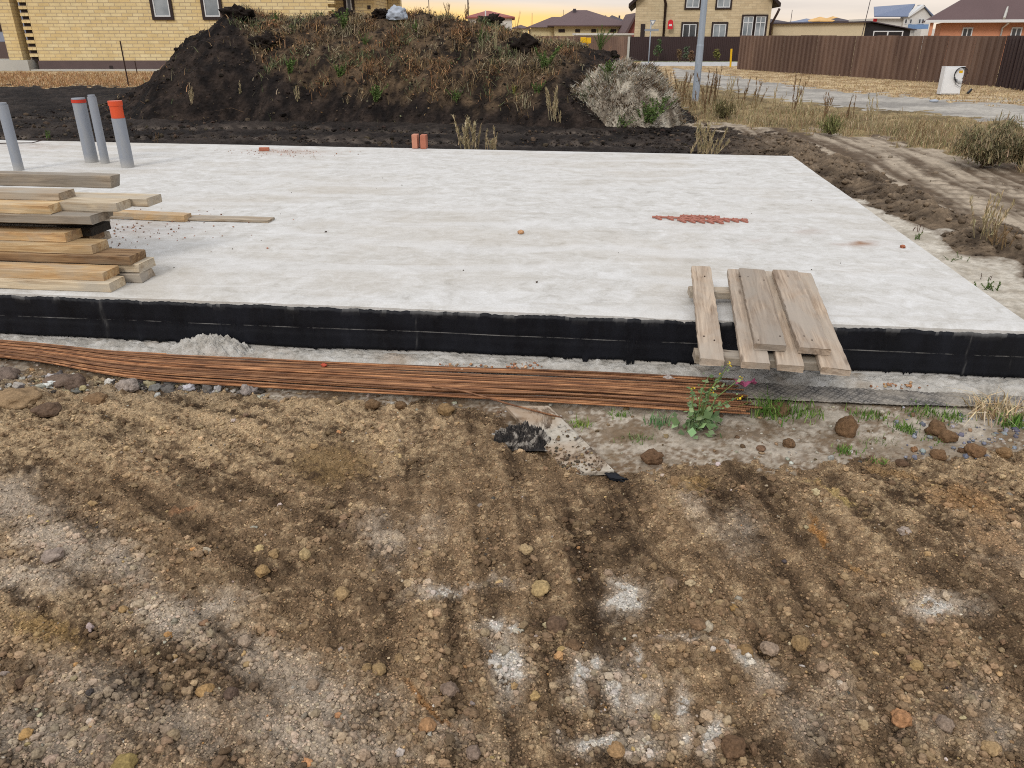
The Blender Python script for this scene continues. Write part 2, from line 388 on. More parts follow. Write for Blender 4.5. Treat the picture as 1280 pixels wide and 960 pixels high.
# ------------------------------------------------------------------ building blocks
def children_of(o): return list(o.children)
def tag(o, label=None, cat=None, group=None, kind=None):
    if label: o['label'] = label
    if cat: o['category'] = cat
    if group: o['group'] = group
    if kind: o['kind'] = kind
    return o
def empty(name, loc=(0, 0, 0), rz=0.0, label=None, cat=None, group=None):
    o = bpy.data.objects.new(name, None); COL.objects.link(o); o.empty_display_size = .2
    o.location = loc; o.rotation_euler = (0, 0, rz)
    return tag(o, label, cat, group)
def link(name, me, mat, parent=None, loc=None):
    o = bpy.data.objects.new(name, me); COL.objects.link(o)
    if mat and not me.materials: me.materials.append(MAT[mat])
    if parent: o.parent = parent
    if loc is not None: o.location = loc
    return o
def mesh_np(name, V, F4=None, F3=None, mat=None, col=None, parent=None, smooth=True, extra=None):
    me = bpy.data.meshes.new(name)
    V = np.asarray(V, np.float32)
    me.vertices.add(len(V)); me.vertices.foreach_set('co', V.ravel())
    idx = []; tot = []
    if F4 is not None and len(F4): idx.append(np.asarray(F4).ravel()); tot.append(np.full(len(F4), 4))
    if F3 is not None and len(F3): idx.append(np.asarray(F3).ravel()); tot.append(np.full(len(F3), 3))
    idx = np.concatenate(idx).astype(np.int32); tot = np.concatenate(tot).astype(np.int32)
    st = np.concatenate([[0], np.cumsum(tot)[:-1]]).astype(np.int32)
    me.loops.add(len(idx)); me.loops.foreach_set('vertex_index', idx)
    me.polygons.add(len(tot)); me.polygons.foreach_set('loop_start', st); me.polygons.foreach_set('loop_total', tot)
    me.polygons.foreach_set('use_smooth', np.full(len(tot), bool(smooth)))
    me.update(calc_edges=True)
    for nm, c in ([('Col', col)] if col is not None else []) + (extra or []):
        c = np.asarray(c, np.float32)
        a = me.color_attributes.new(nm, 'FLOAT_COLOR', 'POINT')
        if c.ndim == 1: c = np.repeat(c[:, None], 3, 1)
        a.data.foreach_set('color', np.concatenate([c, np.ones((len(c), 1), np.float32)], 1).ravel())
    me.validate()
    return link(name, me, mat, parent)
class MB:
    def __init__(s): s.v = []; s.f = []
    def add(s, vs, fs):
        b = len(s.v); s.v += [tuple(v) for v in vs]; s.f += [tuple(i + b for i in f) for f in fs]; return s
    def box(s, x0, x1, y0, y1, z0, z1):
        return s.add([(x0, y0, z0), (x1, y0, z0), (x1, y1, z0), (x0, y1, z0), (x0, y0, z1), (x1, y0, z1), (x1, y1, z1), (x0, y1, z1)],
                     [(0, 3, 2, 1), (4, 5, 6, 7), (0, 1, 5, 4), (1, 2, 6, 5), (2, 3, 7, 6), (3, 0, 4, 7)])
    def hexa(s, p):     # 8 points: bottom four then top four, both anticlockwise from above
        return s.add(p, [(0, 3, 2, 1), (4, 5, 6, 7), (0, 1, 5, 4), (1, 2, 6, 5), (2, 3, 7, 6), (3, 0, 4, 7)])
    def prism_y(s, pts, y0, y1):            # outline in x,z pushed along y
        n = len(pts); vs = [(x, y0, z) for x, z in pts] + [(x, y1, z) for x, z in pts]
        return s.add(vs, [tuple(range(n)), tuple(range(2 * n - 1, n - 1, -1))] + [(i + n, (i + 1) % n + n, (i + 1) % n, i) for i in range(n)])
    def tube(s, path, rad, seg=8, cap=True):
        path = [Vector(p) for p in path]
        rad = rad if isinstance(rad, (list, tuple)) else [rad] * len(path)
        b = len(s.v); n = len(path)
        for i, p in enumerate(path):
            d = (path[min(i + 1, n - 1)] - path[max(i - 1, 0)]).normalized()
            a = d.cross(Vector((0, 0, 1)))
            if a.length < .05: a = d.cross(Vector((1, 0, 0)))
            a.normalize(); c = d.cross(a)
            for k in range(seg):
                t = 2 * math.pi * k / seg
                s.v.append(tuple(p + (a * math.cos(t) + c * math.sin(t)) * rad[i]))
        for i in range(n - 1):
            for k in range(seg):
                k2 = (k + 1) % seg
                s.f.append((b + i * seg + k, b + i * seg + k2, b + (i + 1) * seg + k2, b + (i + 1) * seg + k))
        if cap:
            s.f.append(tuple(b + k for k in range(seg))[::-1]); s.f.append(tuple(b + (n - 1) * seg + k for k in range(seg)))
        return s
    def build(s, name, mat, parent=None, smooth=False, bevel=0.0, loc=None):
        me = bpy.data.meshes.new(name); me.from_pydata(s.v, [], s.f); me.update()
        bm = bmesh.new(); bm.from_mesh(me)
        bmesh.ops.recalc_face_normals(bm, faces=bm.faces)
        if bevel: bmesh.ops.bevel(bm, geom=list(bm.edges), offset=bevel, segments=2, profile=.6, affect='EDGES')
        if smooth:
            for f in bm.faces: f.smooth = True
        bm.to_mesh(me); bm.free()
        return link(name, me, mat, parent, loc)
def obj_copy(o, parent=None):
    c = o.copy(); COL.objects.link(c)
    if parent: c.parent = parent
    for ch in list(o.children): obj_copy(ch, c)
    return c

def blades(name, P, h, w, col, mat='leaf', lean=.45, parent=None, up=None):
    N = len(P); P = np.asarray(P, float); h = np.broadcast_to(h, N).astype(float); w = np.broadcast_to(w, N).astype(float)
    az = rng.uniform(0, 2 * np.pi, N); la = rng.uniform(0, 2 * np.pi, N); ln = np.abs(rng.normal(0, lean, N))
    d = np.stack([np.cos(az), np.sin(az), np.zeros(N)], 1) * w[:, None] * .5
    L = np.stack([np.cos(la), np.sin(la), np.zeros(N)], 1) * (ln * h)[:, None]
    U = np.array([0, 0, 1.0]) if up is None else up
    mid = P + U * (h * .55)[:, None] + L * .35
    tip = P + U * (h / np.sqrt(1 + ln ** 2))[:, None] + L
    V = np.stack([P - d, P + d, mid + d * .7, mid - d * .7, tip], 1).reshape(-1, 3)
    b = np.arange(N)[:, None] * 5
    c = np.repeat(np.asarray(col, float), 5, 0)
    c[4::5] *= 1.15
    return mesh_np(name, V, b + np.array([[0, 1, 2, 3]]), b + np.array([[3, 2, 4]]), mat, c, parent, smooth=False)
def leaf_arr(P, size, flat=.5):
    N = len(P); size = np.broadcast_to(size, N)
    a = rng.normal(size=(N, 3)); a[:, 2] *= flat; a /= np.linalg.norm(a, axis=1)[:, None]
    b = rng.normal(size=(N, 3)); b -= (a * b).sum(1)[:, None] * a; b /= np.linalg.norm(b, axis=1)[:, None]
    a = a * size[:, None]; b = b * (size * .38)[:, None]
    V = np.stack([P, P + a * .5 + b, P + a, P + a * .5 - b], 1).reshape(-1, 3)
    return V, np.arange(N)[:, None] * 4 + np.array([[0, 1, 2, 3]])
def leaves(name, P, size, col, mat='leaf', flat=.5, parent=None):
    V, Fq = leaf_arr(np.asarray(P, float), size, flat)
    return mesh_np(name, V, Fq, None, mat, np.repeat(np.asarray(col, float), 4, 0), parent, smooth=False)
def pal(N, *cs):                    # random colours around a palette of apparent sRGB triples
    c = np.array([A(*q) for q in cs]); i = rng.integers(0, len(c), N)
    return c[i] * rng.uniform(.7, 1.3, (N, 1)) * rng.uniform(.93, 1.07, (N, 3))

ICO = {}
for sub in (1, 2, 3, 4):
    bm = bmesh.new(); bmesh.ops.create_icosphere(bm, subdivisions=sub, radius=1)
    ICO[sub] = (np.array([v.co[:] for v in bm.verts]), np.array([[v.index for v in f.verts] for f in bm.faces])); bm.free()
def rock_shape(sub, seed, rough=.3, freq=1.3, fine=.08):
    V, Fc = ICO[sub]
    n = pn3(V * freq + seed * 7.31) * rough + (np.abs(pn3(V * freq * 2.3 + seed * 3.7)) - .2) * fine * 1.6 + pn3(V * freq * 5 + seed) * fine * .5
    return V * (1 + n)[:, None], Fc

# ------------------------------------------------------------------ the slab's own directions
ZS = .31                                       # height of the slab's top
_a, _b = gp(0, 365, ZS), gp(1299, 413.5, ZS)
E1 = (_b - _a).normalized(); E2 = Vector((-E1.y, E1.x, 0))
S0 = _b                                        # near right corner
_far = gp(990, 195, ZS)
DEPTH = (_far - S0).dot(E2)
SKEW = (_far - S0).dot(E1) / DEPTH
_fl = gp(0, 175, ZS)
RZ = math.atan2(E1.y, E1.x)
def sl(u, v, z=0.0):                           # slab frame: u to the right from the near right corner, v away
    p = S0 + E1 * u + E2 * v; return Vector((p.x, p.y, z))
def to_uv(X, Y):
    dx, dy = X - S0.x, Y - S0.y
    return dx * E1.x + dy * E1.y, dx * E2.x + dy * E2.y

# ------------------------------------------------------------------ terrain: one height field cut into its surfaces
def ci(px, pts): return np.interp(px, [p[0] for p in pts], [p[1] for p in pts])
SOIL_EDGE = [(-600, 440), (-200, 455), (0, 466), (150, 474), (300, 487), (450, 499), (600, 510), (640, 530), (690, 572), (760, 590), (850, 580), (1000, 576), (1150, 575), (1280, 566), (1500, 560), (1900, 560)]
TRACK_TOP = [(840, 152), (985, 164), (1090, 171), (1180, 191), (1280, 213), (1500, 275), (1900, 370)]
ROAD_BOT = [(820, 90), (850, 100), (960, 124), (1060, 135), (1180, 145), (1280, 158), (1900, 225)]
ROAD_TOP = [(820, 82), (900, 93), (960, 103), (1060, 115), (1180, 125), (1280, 133), (1900, 178)]
DARK_TOP = [(860, 158), (985, 174), (1060, 206), (1150, 245), (1280, 302), (1500, 405), (1900, 560)]
SAND_TOP = [(1060, 250), (1085, 259), (1140, 285), (1200, 312), (1280, 347), (1500, 440), (1900, 600)]
rows = np.concatenate([np.linspace(1500, 1000, 40)[:-1], np.linspace(1000, 400, 440)[:-1], np.linspace(400, 110, 340)[:-1], np.linspace(110, 58, 70)])
cols = np.concatenate([np.linspace(-600, -40, 110)[:-1], np.linspace(-40, 1320, 720)[:-1], np.linspace(1320, 1900, 110)])
PX, PY = np.meshgrid(cols, rows)
_b = (480 - PY) / F
_t = -H / (-sP + cP * _b)
X = (PX - 640) / F * _t; Y = (cP + sP * _b) * _t
U, Vv = to_uv(X, Y)
wx = fbm(X * 2.2, Y * 2.2, 4, .55, 3.0); wy = fbm(X * 2.2, Y * 2.2, 4, .55, 41.0)
far_k = np.clip(9 / Y, .05, 1.0)
wl = fbm(X * 1.6, Y * 1.6, 2, .5, 3.0); wl2 = fbm(X * 1.6, Y * 1.6, 2, .5, 41.0)
px = PX + np.where(PY > 420, wx * 26 + 16 * fbm(X * 13, Y * 13, 3, .6, 201.0), wl * 30 * far_k); py = PY + np.where(PY > 420, wy * 20 + 16 * fbm(X * 13, Y * 13, 3, .6, 221.0), wl2 * 22 * far_k)
Zg = np.zeros_like(X); C = np.zeros(X.shape + (3,))
def lerp(c0, c1, t): return c0 * (1 - t[..., None]) + c1 * t[..., None]
front = PY > 330
ID = np.full(X.shape, 3)                       # 0 soil, 1 silt, 2 sand, 3 black earth, 4 track, 5 verge, 6 road, 7 dry field
# --- foreground soil
edge = ci(px, SOIL_EDGE)
soil = py > edge
ID[(py > 330) & ~soil] = 1
ID[soil] = 0
# --- behind and beside the slab
back = (PY <= 330) | (U > .02)
right = px > 842
tb, dk, sd_, rb_, rt_ = ci(px, TRACK_TOP), ci(px, DARK_TOP), ci(px, SAND_TOP), ci(px, ROAD_BOT), ci(px, ROAD_TOP)
bk = back & ~soil
ID[bk & right & (py >= dk)] = 3
ID[bk & right & (py < dk)] = 4
ID[bk & right & (py < tb)] = 5
ID[bk & right & (py < rb_)] = 6
ID[bk & right & (py < rt_)] = 7
ID[bk & (px > 1060) & (py >= sd_) & (py < edge)] = 2
ID[bk & ~right & (py < 108)] = 7
# heights
e_d = np.clip((py - edge) / 60, 0, 1)
n1 = fbm(X * 1.3, Y * 1.3, 3, .5, 9.0); n2 = fbm(X * 6, Y * 6, 4, .55, 2.0); n3 = billow(X * 14, Y * 14, 4, .6, 5.0); n4 = fbm(X * 45, Y * 45, 3, .6, 1.0)
n5 = billow(X * 27 + n2, Y * 27, 2, .5, 55.0); n6 = billow(X * 58, Y * 58, 2, .5, 75.0)
# the passes of a machine's track: ridges running away from the camera, slightly fanned
ca = fbm(X * .7, Y * .7, 2, .5, 71.0) * .5
rid = np.sin((X * 1.0 + Y * .16 + ca) * 2 * np.pi / .23) ; ridm = sstep(.0, .4, fbm(X * .9, Y * .9, 2, .5, 13.0) + .1) * sstep(.0, .5, (X + .9))
rid2 = np.sin((X * .42 - Y * .9 + ca) * 2 * np.pi / .16); ridm2 = sstep(.05, .4, fbm(X * .9, Y * .9, 2, .5, 33.0)) * sstep(.9, -.3, X)
clumps = sstep(.28, .62, n3) 
zs = .055 * sstep(0, 1, e_d) + .042 * n1 * e_d + .022 * n2 + .040 * (n3 - .3) + .010 * n4 + .020 * (n5 - .3) * sstep(-.2, .25, n2) + .010 * (n6 - .3) + .008 * rid * ridm * e_d + .006 * rid2 * ridm2
dusty = np.zeros_like(X)
BLOBS = [  # px, py, rx, ry, tilt in degrees, strength: pale packed dust
 (20, 640, 60, 26, 20, .8), (70, 690, 70, 30, 25, .9), (40, 735, 60, 20, 0, .9), (150, 715, 60, 26, 35, .8), (215, 790, 60, 28, 20, 1.0), (275, 775, 40, 18, -15, .9), (330, 840, 70, 30, 30, .7),
 (400, 890, 80, 40, 35, .9), (380, 940, 90, 40, 20, .9), (120, 880, 90, 40, 20, .6), (60, 940, 120, 50, 10, .7), (230, 930, 80, 40, 10, .6), (480, 690, 34, 26, 60, .7), (530, 680, 22, 34, 80, .45),
 (560, 755, 46, 9, -8, .95), (620, 745, 30, 9, -5, .6), (636, 850, 17, 42, -12, 1.35), (612, 805, 14, 18, 0, 1.2), (640, 803, 12, 12, 0, 1.0), (720, 868, 17, 28, 0, 1.2), (742, 848, 10, 16, 0, 1.0), (784, 768, 22, 22, 0, 1.35), (772, 750, 12, 14, 0, 1.0),
 (772, 880, 22, 40, 0, .95), (800, 895, 20, 40, 0, .9), (792, 842, 9, 14, 0, 1.1), (750, 948, 48, 12, 8, 1.2), (800, 945, 30, 18, 0, .9), (848, 900, 14, 22, 0, 1.1), (890, 940, 14, 22, 0, 1.1), (855, 940, 12, 18, 0, .9), (856, 822, 34, 7, 5, .9), (930, 845, 28, 12, 40, 1.0), (955, 870, 22, 16, 20, .8),
 (1165, 780, 52, 15, -6, 1.0), (905, 690, 40, 16, 60, .45), (925, 680, 30, 26, 60, .5), (860, 640, 14, 40, -30, .6), (1000, 920, 50, 30, 30, .6), (1040, 890, 40, 30, 30, .5), (1210, 890, 40, 26, 0, .5), (1240, 930, 40, 26, 0, .6), (1150, 930, 50, 30, 0, .4),
 (470, 950, 60, 20, 20, .7), (560, 935, 60, 24, 20, .5), (480, 900, 50, 20, 30, .5), (1260, 700, 50, 30, 30, .4)]
wob_x = fbm(X * 9, Y * 9, 4, .6, 21.0); wob_y = fbm(X * 9, Y * 9, 4, .6, 61.0)
for bx, by, rx, ry, tl, stg in BLOBS:
    ct, sn = math.cos(R(tl)), math.sin(R(tl))
    dx = PX - bx + wob_x * 26; dy = PY - by + wob_y * 22
    q = ((dx * ct + dy * sn) / rx) ** 2 + ((-dx * sn + dy * ct) / ry) ** 2
    dusty = np.maximum(dusty, stg * np.exp(-q * .8))
s2 = fbm(X * 11, Y * 11, 5, .65, 7.0); s3 = fbm(X * 38, Y * 38, 3, .6, 11.0)
lime = sstep(470, 560, PX) * sstep(.75, 1.0, dusty)
dusty_n = np.clip(dusty, 0, 1.4) * np.where(lime > .3, sstep(.20, .50, dusty * .62 + .6 * s2 + .7 * s3 + .06), sstep(-.1, .7, dusty * .7 + .5 * s2 + .5 * s3 + .14))
# drag and track streaks: to the right they run towards the camera, to the left slantwise
lft = sstep(-.15, -.75, X + .25 * (Y - 1.8))
st_r = fbm(X * 8 + Y * .9, Y * .75, 4, .6, 101.0); bl = X * .57 + Y * .82; al = X * .82 - Y * .57
st_l = fbm(bl * 8, al * .8, 4, .6, 131.0); stk = st_r * (1 - lft) + st_l * lft
zs = zs + .026 * stk * e_d
zs = zs - dusty_n * .35 * (zs - .05)          # packed places are smoother
# soil colour
dk_, md_, tn_, gy_ = A(84, 67, 51), A(164, 136, 105), A(226, 197, 156), A(220, 203, 182)
s1 = fbm(X * 2.4, Y * 2.4, 5, .6, 4.0)
base = lerp(np.broadcast_to(dk_, C.shape), np.broadcast_to(md_, C.shape), sstep(-.5, .45, s1 * .45 + s2 * .6 + stk * .95 + .08))
tanm = sstep(.02, .5, s2 * .6 + s3 * .6 + .35 * stk + .30 * sstep(640, 560, PY) * sstep(700, 400, PX) + .22 * sstep(980, 1150, PX) * sstep(760, 620, PY) + .25 * sstep(300, 40, PX) * sstep(700, 760, PY) * sstep(860, 780, PY))
base = lerp(base, np.broadcast_to(tn_, C.shape), tanm * .75)
wet = sstep(.1, .5, fbm(X * 1.6, Y * 1.6, 4, .6, 90.0) + .1 * (PX > 600))
base = base * (1 - .22 * wet)[..., None]
base = lerp(base, np.broadcast_to(gy_, C.shape), np.clip(dusty_n * 1.1, 0, 1) * .80)
base = lerp(base, np.broadcast_to(A(232, 226, 215), C.shape), np.clip((dusty_n - .50) * 1.9, 0, .85) * np.clip(lime * 1.3, 0, 1))
for bx, by, rx, ry, tl, cc in [(1040, 628, 44, 6, 36, (200, 172, 112)), (1028, 690, 36, 6, 58, (196, 138, 74)), (1065, 730, 16, 6, 30, (196, 150, 96)), (1050, 640, 20, 5, 40, (206, 180, 120)),
                               (540, 905, 50, 6, 40, (176, 120, 64)), (1210, 640, 60, 20, 20, (186, 144, 100)), (1240, 690, 50, 16, 25, (190, 154, 116)), (235, 652, 18, 4, 0, (190, 140, 104)), (420, 590, 60, 30, 0, (150, 122, 82)), (1120, 600, 50, 10, 20, (170, 134, 90)), (860, 610, 30, 16, 0, (176, 142, 92)), (60, 800, 60, 20, 20, (176, 142, 88))]:
    ct, sn = math.cos(R(tl)), math.sin(R(tl)); dx = PX - bx + wob_x * 12; dy = PY - by + wob_y * 12
    q = np.exp(-(((dx * ct + dy * sn) / rx) ** 2 + ((-dx * sn + dy * ct) / ry) ** 2) * .8) * 1.0
    q = q * sstep(.25, .6, q * .6 + .6 * s3 + .5 * s2 + .1)
    base = lerp(base, np.broadcast_to(A(*cc) * .8 + A(144, 119, 88) * .2, C.shape), np.clip(q, 0, .8))
# grey broken edge at the left by the rods
q = sstep(330, 180, PX) * sstep(520, 480, PY)
base = lerp(base, np.broadcast_to(A(140, 132, 120), C.shape), q * .6 * sstep(-.3, .3, s2))
pit = np.exp(-(((PX - 36) / 22) ** 2 + ((PY - 851) / 9) ** 2))
zs -= .03 * pit
mk = ID == 0
Zg[mk] = zs[mk]; C[mk] = base[mk]
# silt at the slab's foot
sil = lerp(np.broadcast_to(A(146, 131, 112), C.shape), np.broadcast_to(A(200, 189, 173), C.shape), sstep(-.45, .35, s1 * .6 + s2))
sil = lerp(sil, np.broadcast_to(A(120, 98, 74), C.shape), sstep(.0, .4, s3 * .7 + fbm(X * 4, Y * 4, 4, .6, 55.0) + .25 * sstep(900, 700, PX)) * .75)
sil = lerp(sil, np.broadcast_to(A(112, 90, 68), C.shape), sstep(34, 4, edge - py) * sstep(-.25, .3, s2 + .6 * s3) * .85)
mk = ID == 1
Zg[mk] = (.004 * n2 + .006 * n4 + .008 * (n3 - .3))[mk]; C[mk] = sil[mk]
# sand beside the slab
snd = lerp(np.broadcast_to(A(176, 166, 150), C.shape), np.broadcast_to(A(214, 206, 192), C.shape), sstep(-.4, .4, s1 + .6 * s2))
snd = lerp(np.broadcast_to(A(112, 96, 80), C.shape), snd, sstep(0, 13, py - sd_ + 9 * s2 + 5))
mk = ID == 2
Zg[mk] = (.03 + .012 * n2 + .004 * n4)[mk]; C[mk] = snd[mk]
# black earth and the brown bank along the slab
b1 = fbm(X * .9, Y * .9, 5, .6, 8.0); b2 = fbm(X * 4, Y * 4, 4, .6, 18.0)
blk = lerp(np.broadcast_to(A(34, 29, 27), C.shape), np.broadcast_to(A(62, 54, 49), C.shape), sstep(-.3, .5, b1 + .5 * b2))
brn = lerp(np.broadcast_to(A(78, 66, 54), C.shape), np.broadcast_to(A(136, 118, 98), C.shape), sstep(-.4, .4, b1 * .6 + b2))
tob = sstep(860, 1010, PX)
blk = lerp(blk, brn, tob)
# wheel ruts across the black earth behind the slab
Ywob = Y + .5 * np.sin(X * .25) + .35 * fbm(X * .25, Y * .02, 2, .5, 31.0) + .055 * X
rutz = np.zeros_like(X); rutc = np.zeros_like(X)
for yc, wd in ((12.9, .30), (14.4, .28), (16.2, .35)):
    g = np.exp(-((Ywob - yc) / wd) ** 2)
    lug = .5 + .5 * np.sin(X * 2 * np.pi / .34 + (Ywob - yc) * 9)
    rutz -= g * .05 * (.6 + .4 * lug); rutc = np.maximum(rutc, g * lug * sstep(-.25, .3, b1 + .15))
blk = lerp(blk, np.broadcast_to(A(118, 106, 95), C.shape), np.clip(rutc, 0, 1) * .7 * (1 - tob))
bank = np.exp(-((U - SKEW * Vv - .75) / .55) ** 2) * sstep(3, 5, Y)
mk = ID == 3
ramp3 = np.where(right, sstep(-2, 30, sd_ - py) * sstep(-2, 16, py - dk), 1.0)
Zg[mk] = (.02 + ramp3 * (rutz + .06 * b1 + .05 * b2 + .09 * (billow(X * 5, Y * 5, 5, .65, 3.0) - .3) + bank * (.12 + .08 * b2)) + .012 * n2)[mk]; C[mk] = blk[mk]
# dirt track to the right
tu = U - SKEW * Vv + .35 * fbm(Vv * .15, Vv * 0, 2, .5, 77.0)
t1 = fbm(tu * 3.2, Vv * .22, 5, .6, 44.0)
trk = lerp(np.broadcast_to(A(104, 88, 72), C.shape), np.broadcast_to(A(184, 169, 149), C.shape), sstep(-.22, .25, t1 + .25 * b2))
lug = np.sin(Vv * 2 * np.pi / .28 + tu * 6)
lm = sstep(.0, .3, fbm(tu * 1.5, Vv * .1, 2, .5, 12.0) + .1)
trk = lerp(trk, np.broadcast_to(A(88, 74, 60), C.shape), sstep(.2, .8, lug) * lm * .55)
mk = ID == 4
Zg[mk] = (.035 * t1 + .010 * lug * lm + .008 * b2 + .02)[mk]; C[mk] = trk[mk]
# weedy verge, gravel road, dry field
vrg = lerp(np.broadcast_to(A(104, 90, 66), C.shape), np.broadcast_to(A(164, 144, 106), C.shape), sstep(-.4, .4, b1 + b2 * .6))
mk = ID == 5; Zg[mk] = (.02 + sstep(0, 14, tb - py) * sstep(0, 10, py - rb_) * (.06 + .05 * b2 + .05 * b1))[mk]; C[mk] = vrg[mk]
rd1 = fbm(X * .6, Y * .7, 5, .65, 66.0)
rd = lerp(np.broadcast_to(A(152, 147, 140), C.shape), np.broadcast_to(A(190, 184, 174), C.shape), sstep(-.35, .35, rd1))
mk = ID == 6; Zg[mk] = (.02 * b2 + .02)[mk]; C[mk] = rd[mk]
fld = lerp(np.broadcast_to(A(156, 128, 94), C.shape), np.broadcast_to(A(212, 188, 148), C.shape), sstep(-.4, .4, b1 * .6 + fbm(X * 2, Y * .8, 4, .6, 23.0)))
fld = lerp(fld, np.broadcast_to(A(190, 184, 172), C.shape), (sstep(1200, 1260, PX) * sstep(118, 126, PY) * sstep(0, .3, b1 + .2)))
# the pavement in front of the dark fence
pav = ((PX > 800) & (PX < 922) & (PY > 77.5) & (PY < 82.5))
fld[pav] = A(196, 194, 192); fld[(PX > 780) & (PX < 924) & (PY <= 77.5)] = A(112, 116, 72)
mk = ID == 7; Zg[mk] = (.03 * b2)[mk]; C[mk] = fld[mk]
# ease height steps between the surfaces
for _ in range(7):
    k = np.ones_like(Zg, bool); k[1:-1, 1:-1] = (ID[1:-1, 1:-1] == ID[:-2, 1:-1]) & (ID[1:-1, 1:-1] == ID[2:, 1:-1]) & (ID[1:-1, 1:-1] == ID[1:-1, :-2]) & (ID[1:-1, 1:-1] == ID[1:-1, 2:])
    Zn = Zg.copy(); Zn[1:-1, 1:-1] = (Zg[:-2, 1:-1] + Zg[2:, 1:-1] + Zg[1:-1, :-2] + Zg[1:-1, 2:]) / 4
    Zg = np.where(k, Zg, Zn)
    ID_ = None
nr, nc = X.shape
vid = np.arange(nr * nc).reshape(nr, nc)
Q = np.stack([vid[:-1, :-1], vid[:-1, 1:], vid[1:, 1:], vid[1:, :-1]], -1).reshape(-1, 4)
QID = ID[:-1, :-1].ravel()
VG = np.stack([X, Y, Zg], -1).reshape(-1, 3); CG = C.reshape(-1, 3)
for i, (nm, mt) in enumerate([('soil', 'soil'), ('silt_strip', 'silt'), ('sand', 'silt'), ('black_earth', 'black_earth'), ('dirt_track', 'track_dirt'), ('verge', 'verge_earth'), ('gravel_road', 'road_gravel'), ('field', 'verge_earth')]):
    q = Q[QID == i]; used, inv = np.unique(q, return_inverse=True)
    tag(mesh_np(nm, VG[used], inv.reshape(-1, 4), None, mt, CG[used]), kind='structure')
# sheet to the horizon
g = 3000
o = mesh_np('ground', [(-g, -g, -.14), (g, -g, -.14), (g, g, -.14), (-g, g, -.14)], [[0, 1, 2, 3]], None, 'verge_earth', np.tile(A(130, 110, 82), (4, 1)), smooth=False)
tag(o, kind='structure')
def gz(px_, py_):                    # surface height under a picture point
    j = np.abs(cols - px_).argmin(); i = np.abs(rows - py_).argmin(); return float(Zg[i, j])
def on(px_, py_, sink=0.0):
    z = gz(px_, py_); p = gp(px_, py_, z); p.z -= sink; return p

# ------------------------------------------------------------------ foundation slab
slab = empty('foundation_slab', sl(0, 0), RZ, 'wide bare concrete foundation slab with a black tarred side, set on the dirt', 'foundation')
LEN = 12.0
nu, nv = 260, 150
uu = np.linspace(-LEN, 0, nu); vv = np.linspace(0, 1, nv)
UU, TT = np.meshgrid(uu, vv)
VV = TT * (DEPTH + (UU * ((( _fl - S0).dot(E2) - DEPTH) / (( _fl - S0).dot(E1)))))
US = UU + SKEW * VV
ew = fbm(UU * 5, UU * 0 + 3, 3, .6, 2.0) * .012
nearw = np.where(TT == 0, ew, 0)
ZZ = ZS + .004 * fbm(US * .8, VV * .8, 3) + .0015 * fbm(US * 6, VV * 6, 3) - np.where(TT == 0, .006 + .006 * np.abs(ew) / .012, 0)
stain = np.zeros_like(US)
Wx = S0.x + US * E1.x + VV * E2.x; Wy = S0.y + US * E1.y + VV * E2.y
SPX, SPY = proj(Wx, Wy, np.full_like(Wx, ZS))
sn_ = fbm(US * 7, VV * 7, 4, .6, 5.0)
for bx, by, rx, ry, stg in [(1075, 305, 26, 3.2, 1.0), (1010, 290, 20, 4, .35), (360, 190, 40, 3, .75), (150, 285, 80, 14, .35), (880, 278, 60, 6, .15), (40, 183, 60, 5, .35), (780, 400, 40, 3, .3), (950, 300, 14, 3, .3)]:
    stain = np.maximum(stain, stg * np.exp(-((SPX - bx + sn_ * 12) / rx) ** 2 - ((SPY - by + sn_ * 3) / ry) ** 2) * np.clip(.6 + sn_ * 1.6, 0, 1))
i2 = np.arange(nu * nv).reshape(nv, nu)
Vt = np.stack([US, VV + nearw, ZZ], -1).reshape(-1, 3)
Fq = np.stack([i2[:-1, :-1], i2[:-1, 1:], i2[1:, 1:], i2[1:, :-1]], -1).reshape(-1, 4)
# skirt of the concrete body
def ring(): return np.concatenate([i2[0, :], i2[1:, -1], i2[-1, -2::-1], i2[-2:0:-1, 0]])
rg = ring(); low = Vt[rg].copy(); low[:, 2] = -.1; low[(Vt[rg][:, 1] < .02), 1] = .012
Vt2 = np.concatenate([Vt, low]); k = len(rg); lo = np.arange(k) + len(Vt)
sk = np.stack([rg, lo, np.roll(lo, -1), np.roll(rg, -1)], 1)
o = mesh_np('concrete_body', Vt2, np.concatenate([Fq, sk]), None, 'concrete', None, slab, True, [('Stain', np.concatenate([stain.ravel(), np.zeros(k)]))])
mod = o.modifiers.new('e', 'EDGE_SPLIT'); mod.split_angle = R(40)
# bitumen coat with a ragged dripping lower edge
nu2, nz2_ = 2200, 12
ub = np.concatenate([np.linspace(-LEN, -5.6, 200)[:-1], np.linspace(-5.6, 0, nu2 - 199)])
topz = ZS - .020 + .012 * fbm(ub * 4, ub * 0, 4, .6, 6.0) + .007 * fbm(ub * 30, ub * 0, 2, .6, 9.0)
drip = np.maximum(0, fbm(ub * 22, ub * 0 + 2, 4, .8, 3.0)) ** 1.3 * .10 * (.25 + sstep(-.1, .35, fbm(ub * 1.3, ub * 0, 2, .5, 77.0)))
botz = .066 + .016 * fbm(ub * 1.2, ub * 0, 3, .6, 14.0) - drip
tz = np.linspace(0, 1, nz2_)
UB, TZ = np.meshgrid(ub, tz)
ZB = botz[None] * (1 - TZ) + topz[None] * TZ
YB = -.006 - .004 * fbm(UB * 2, ZB * 6, 3, .6, 4.0) + np.where(np.abs(ZB - .17 - .006 * fbm(UB, UB * 0, 2)) < .010, .004, 0)
dust = .9 * np.exp(-(TZ - 1) ** 2 / .004) * (fbm(UB * 6, ZB * 6, 3, .6, 8.0) > .1) * .35
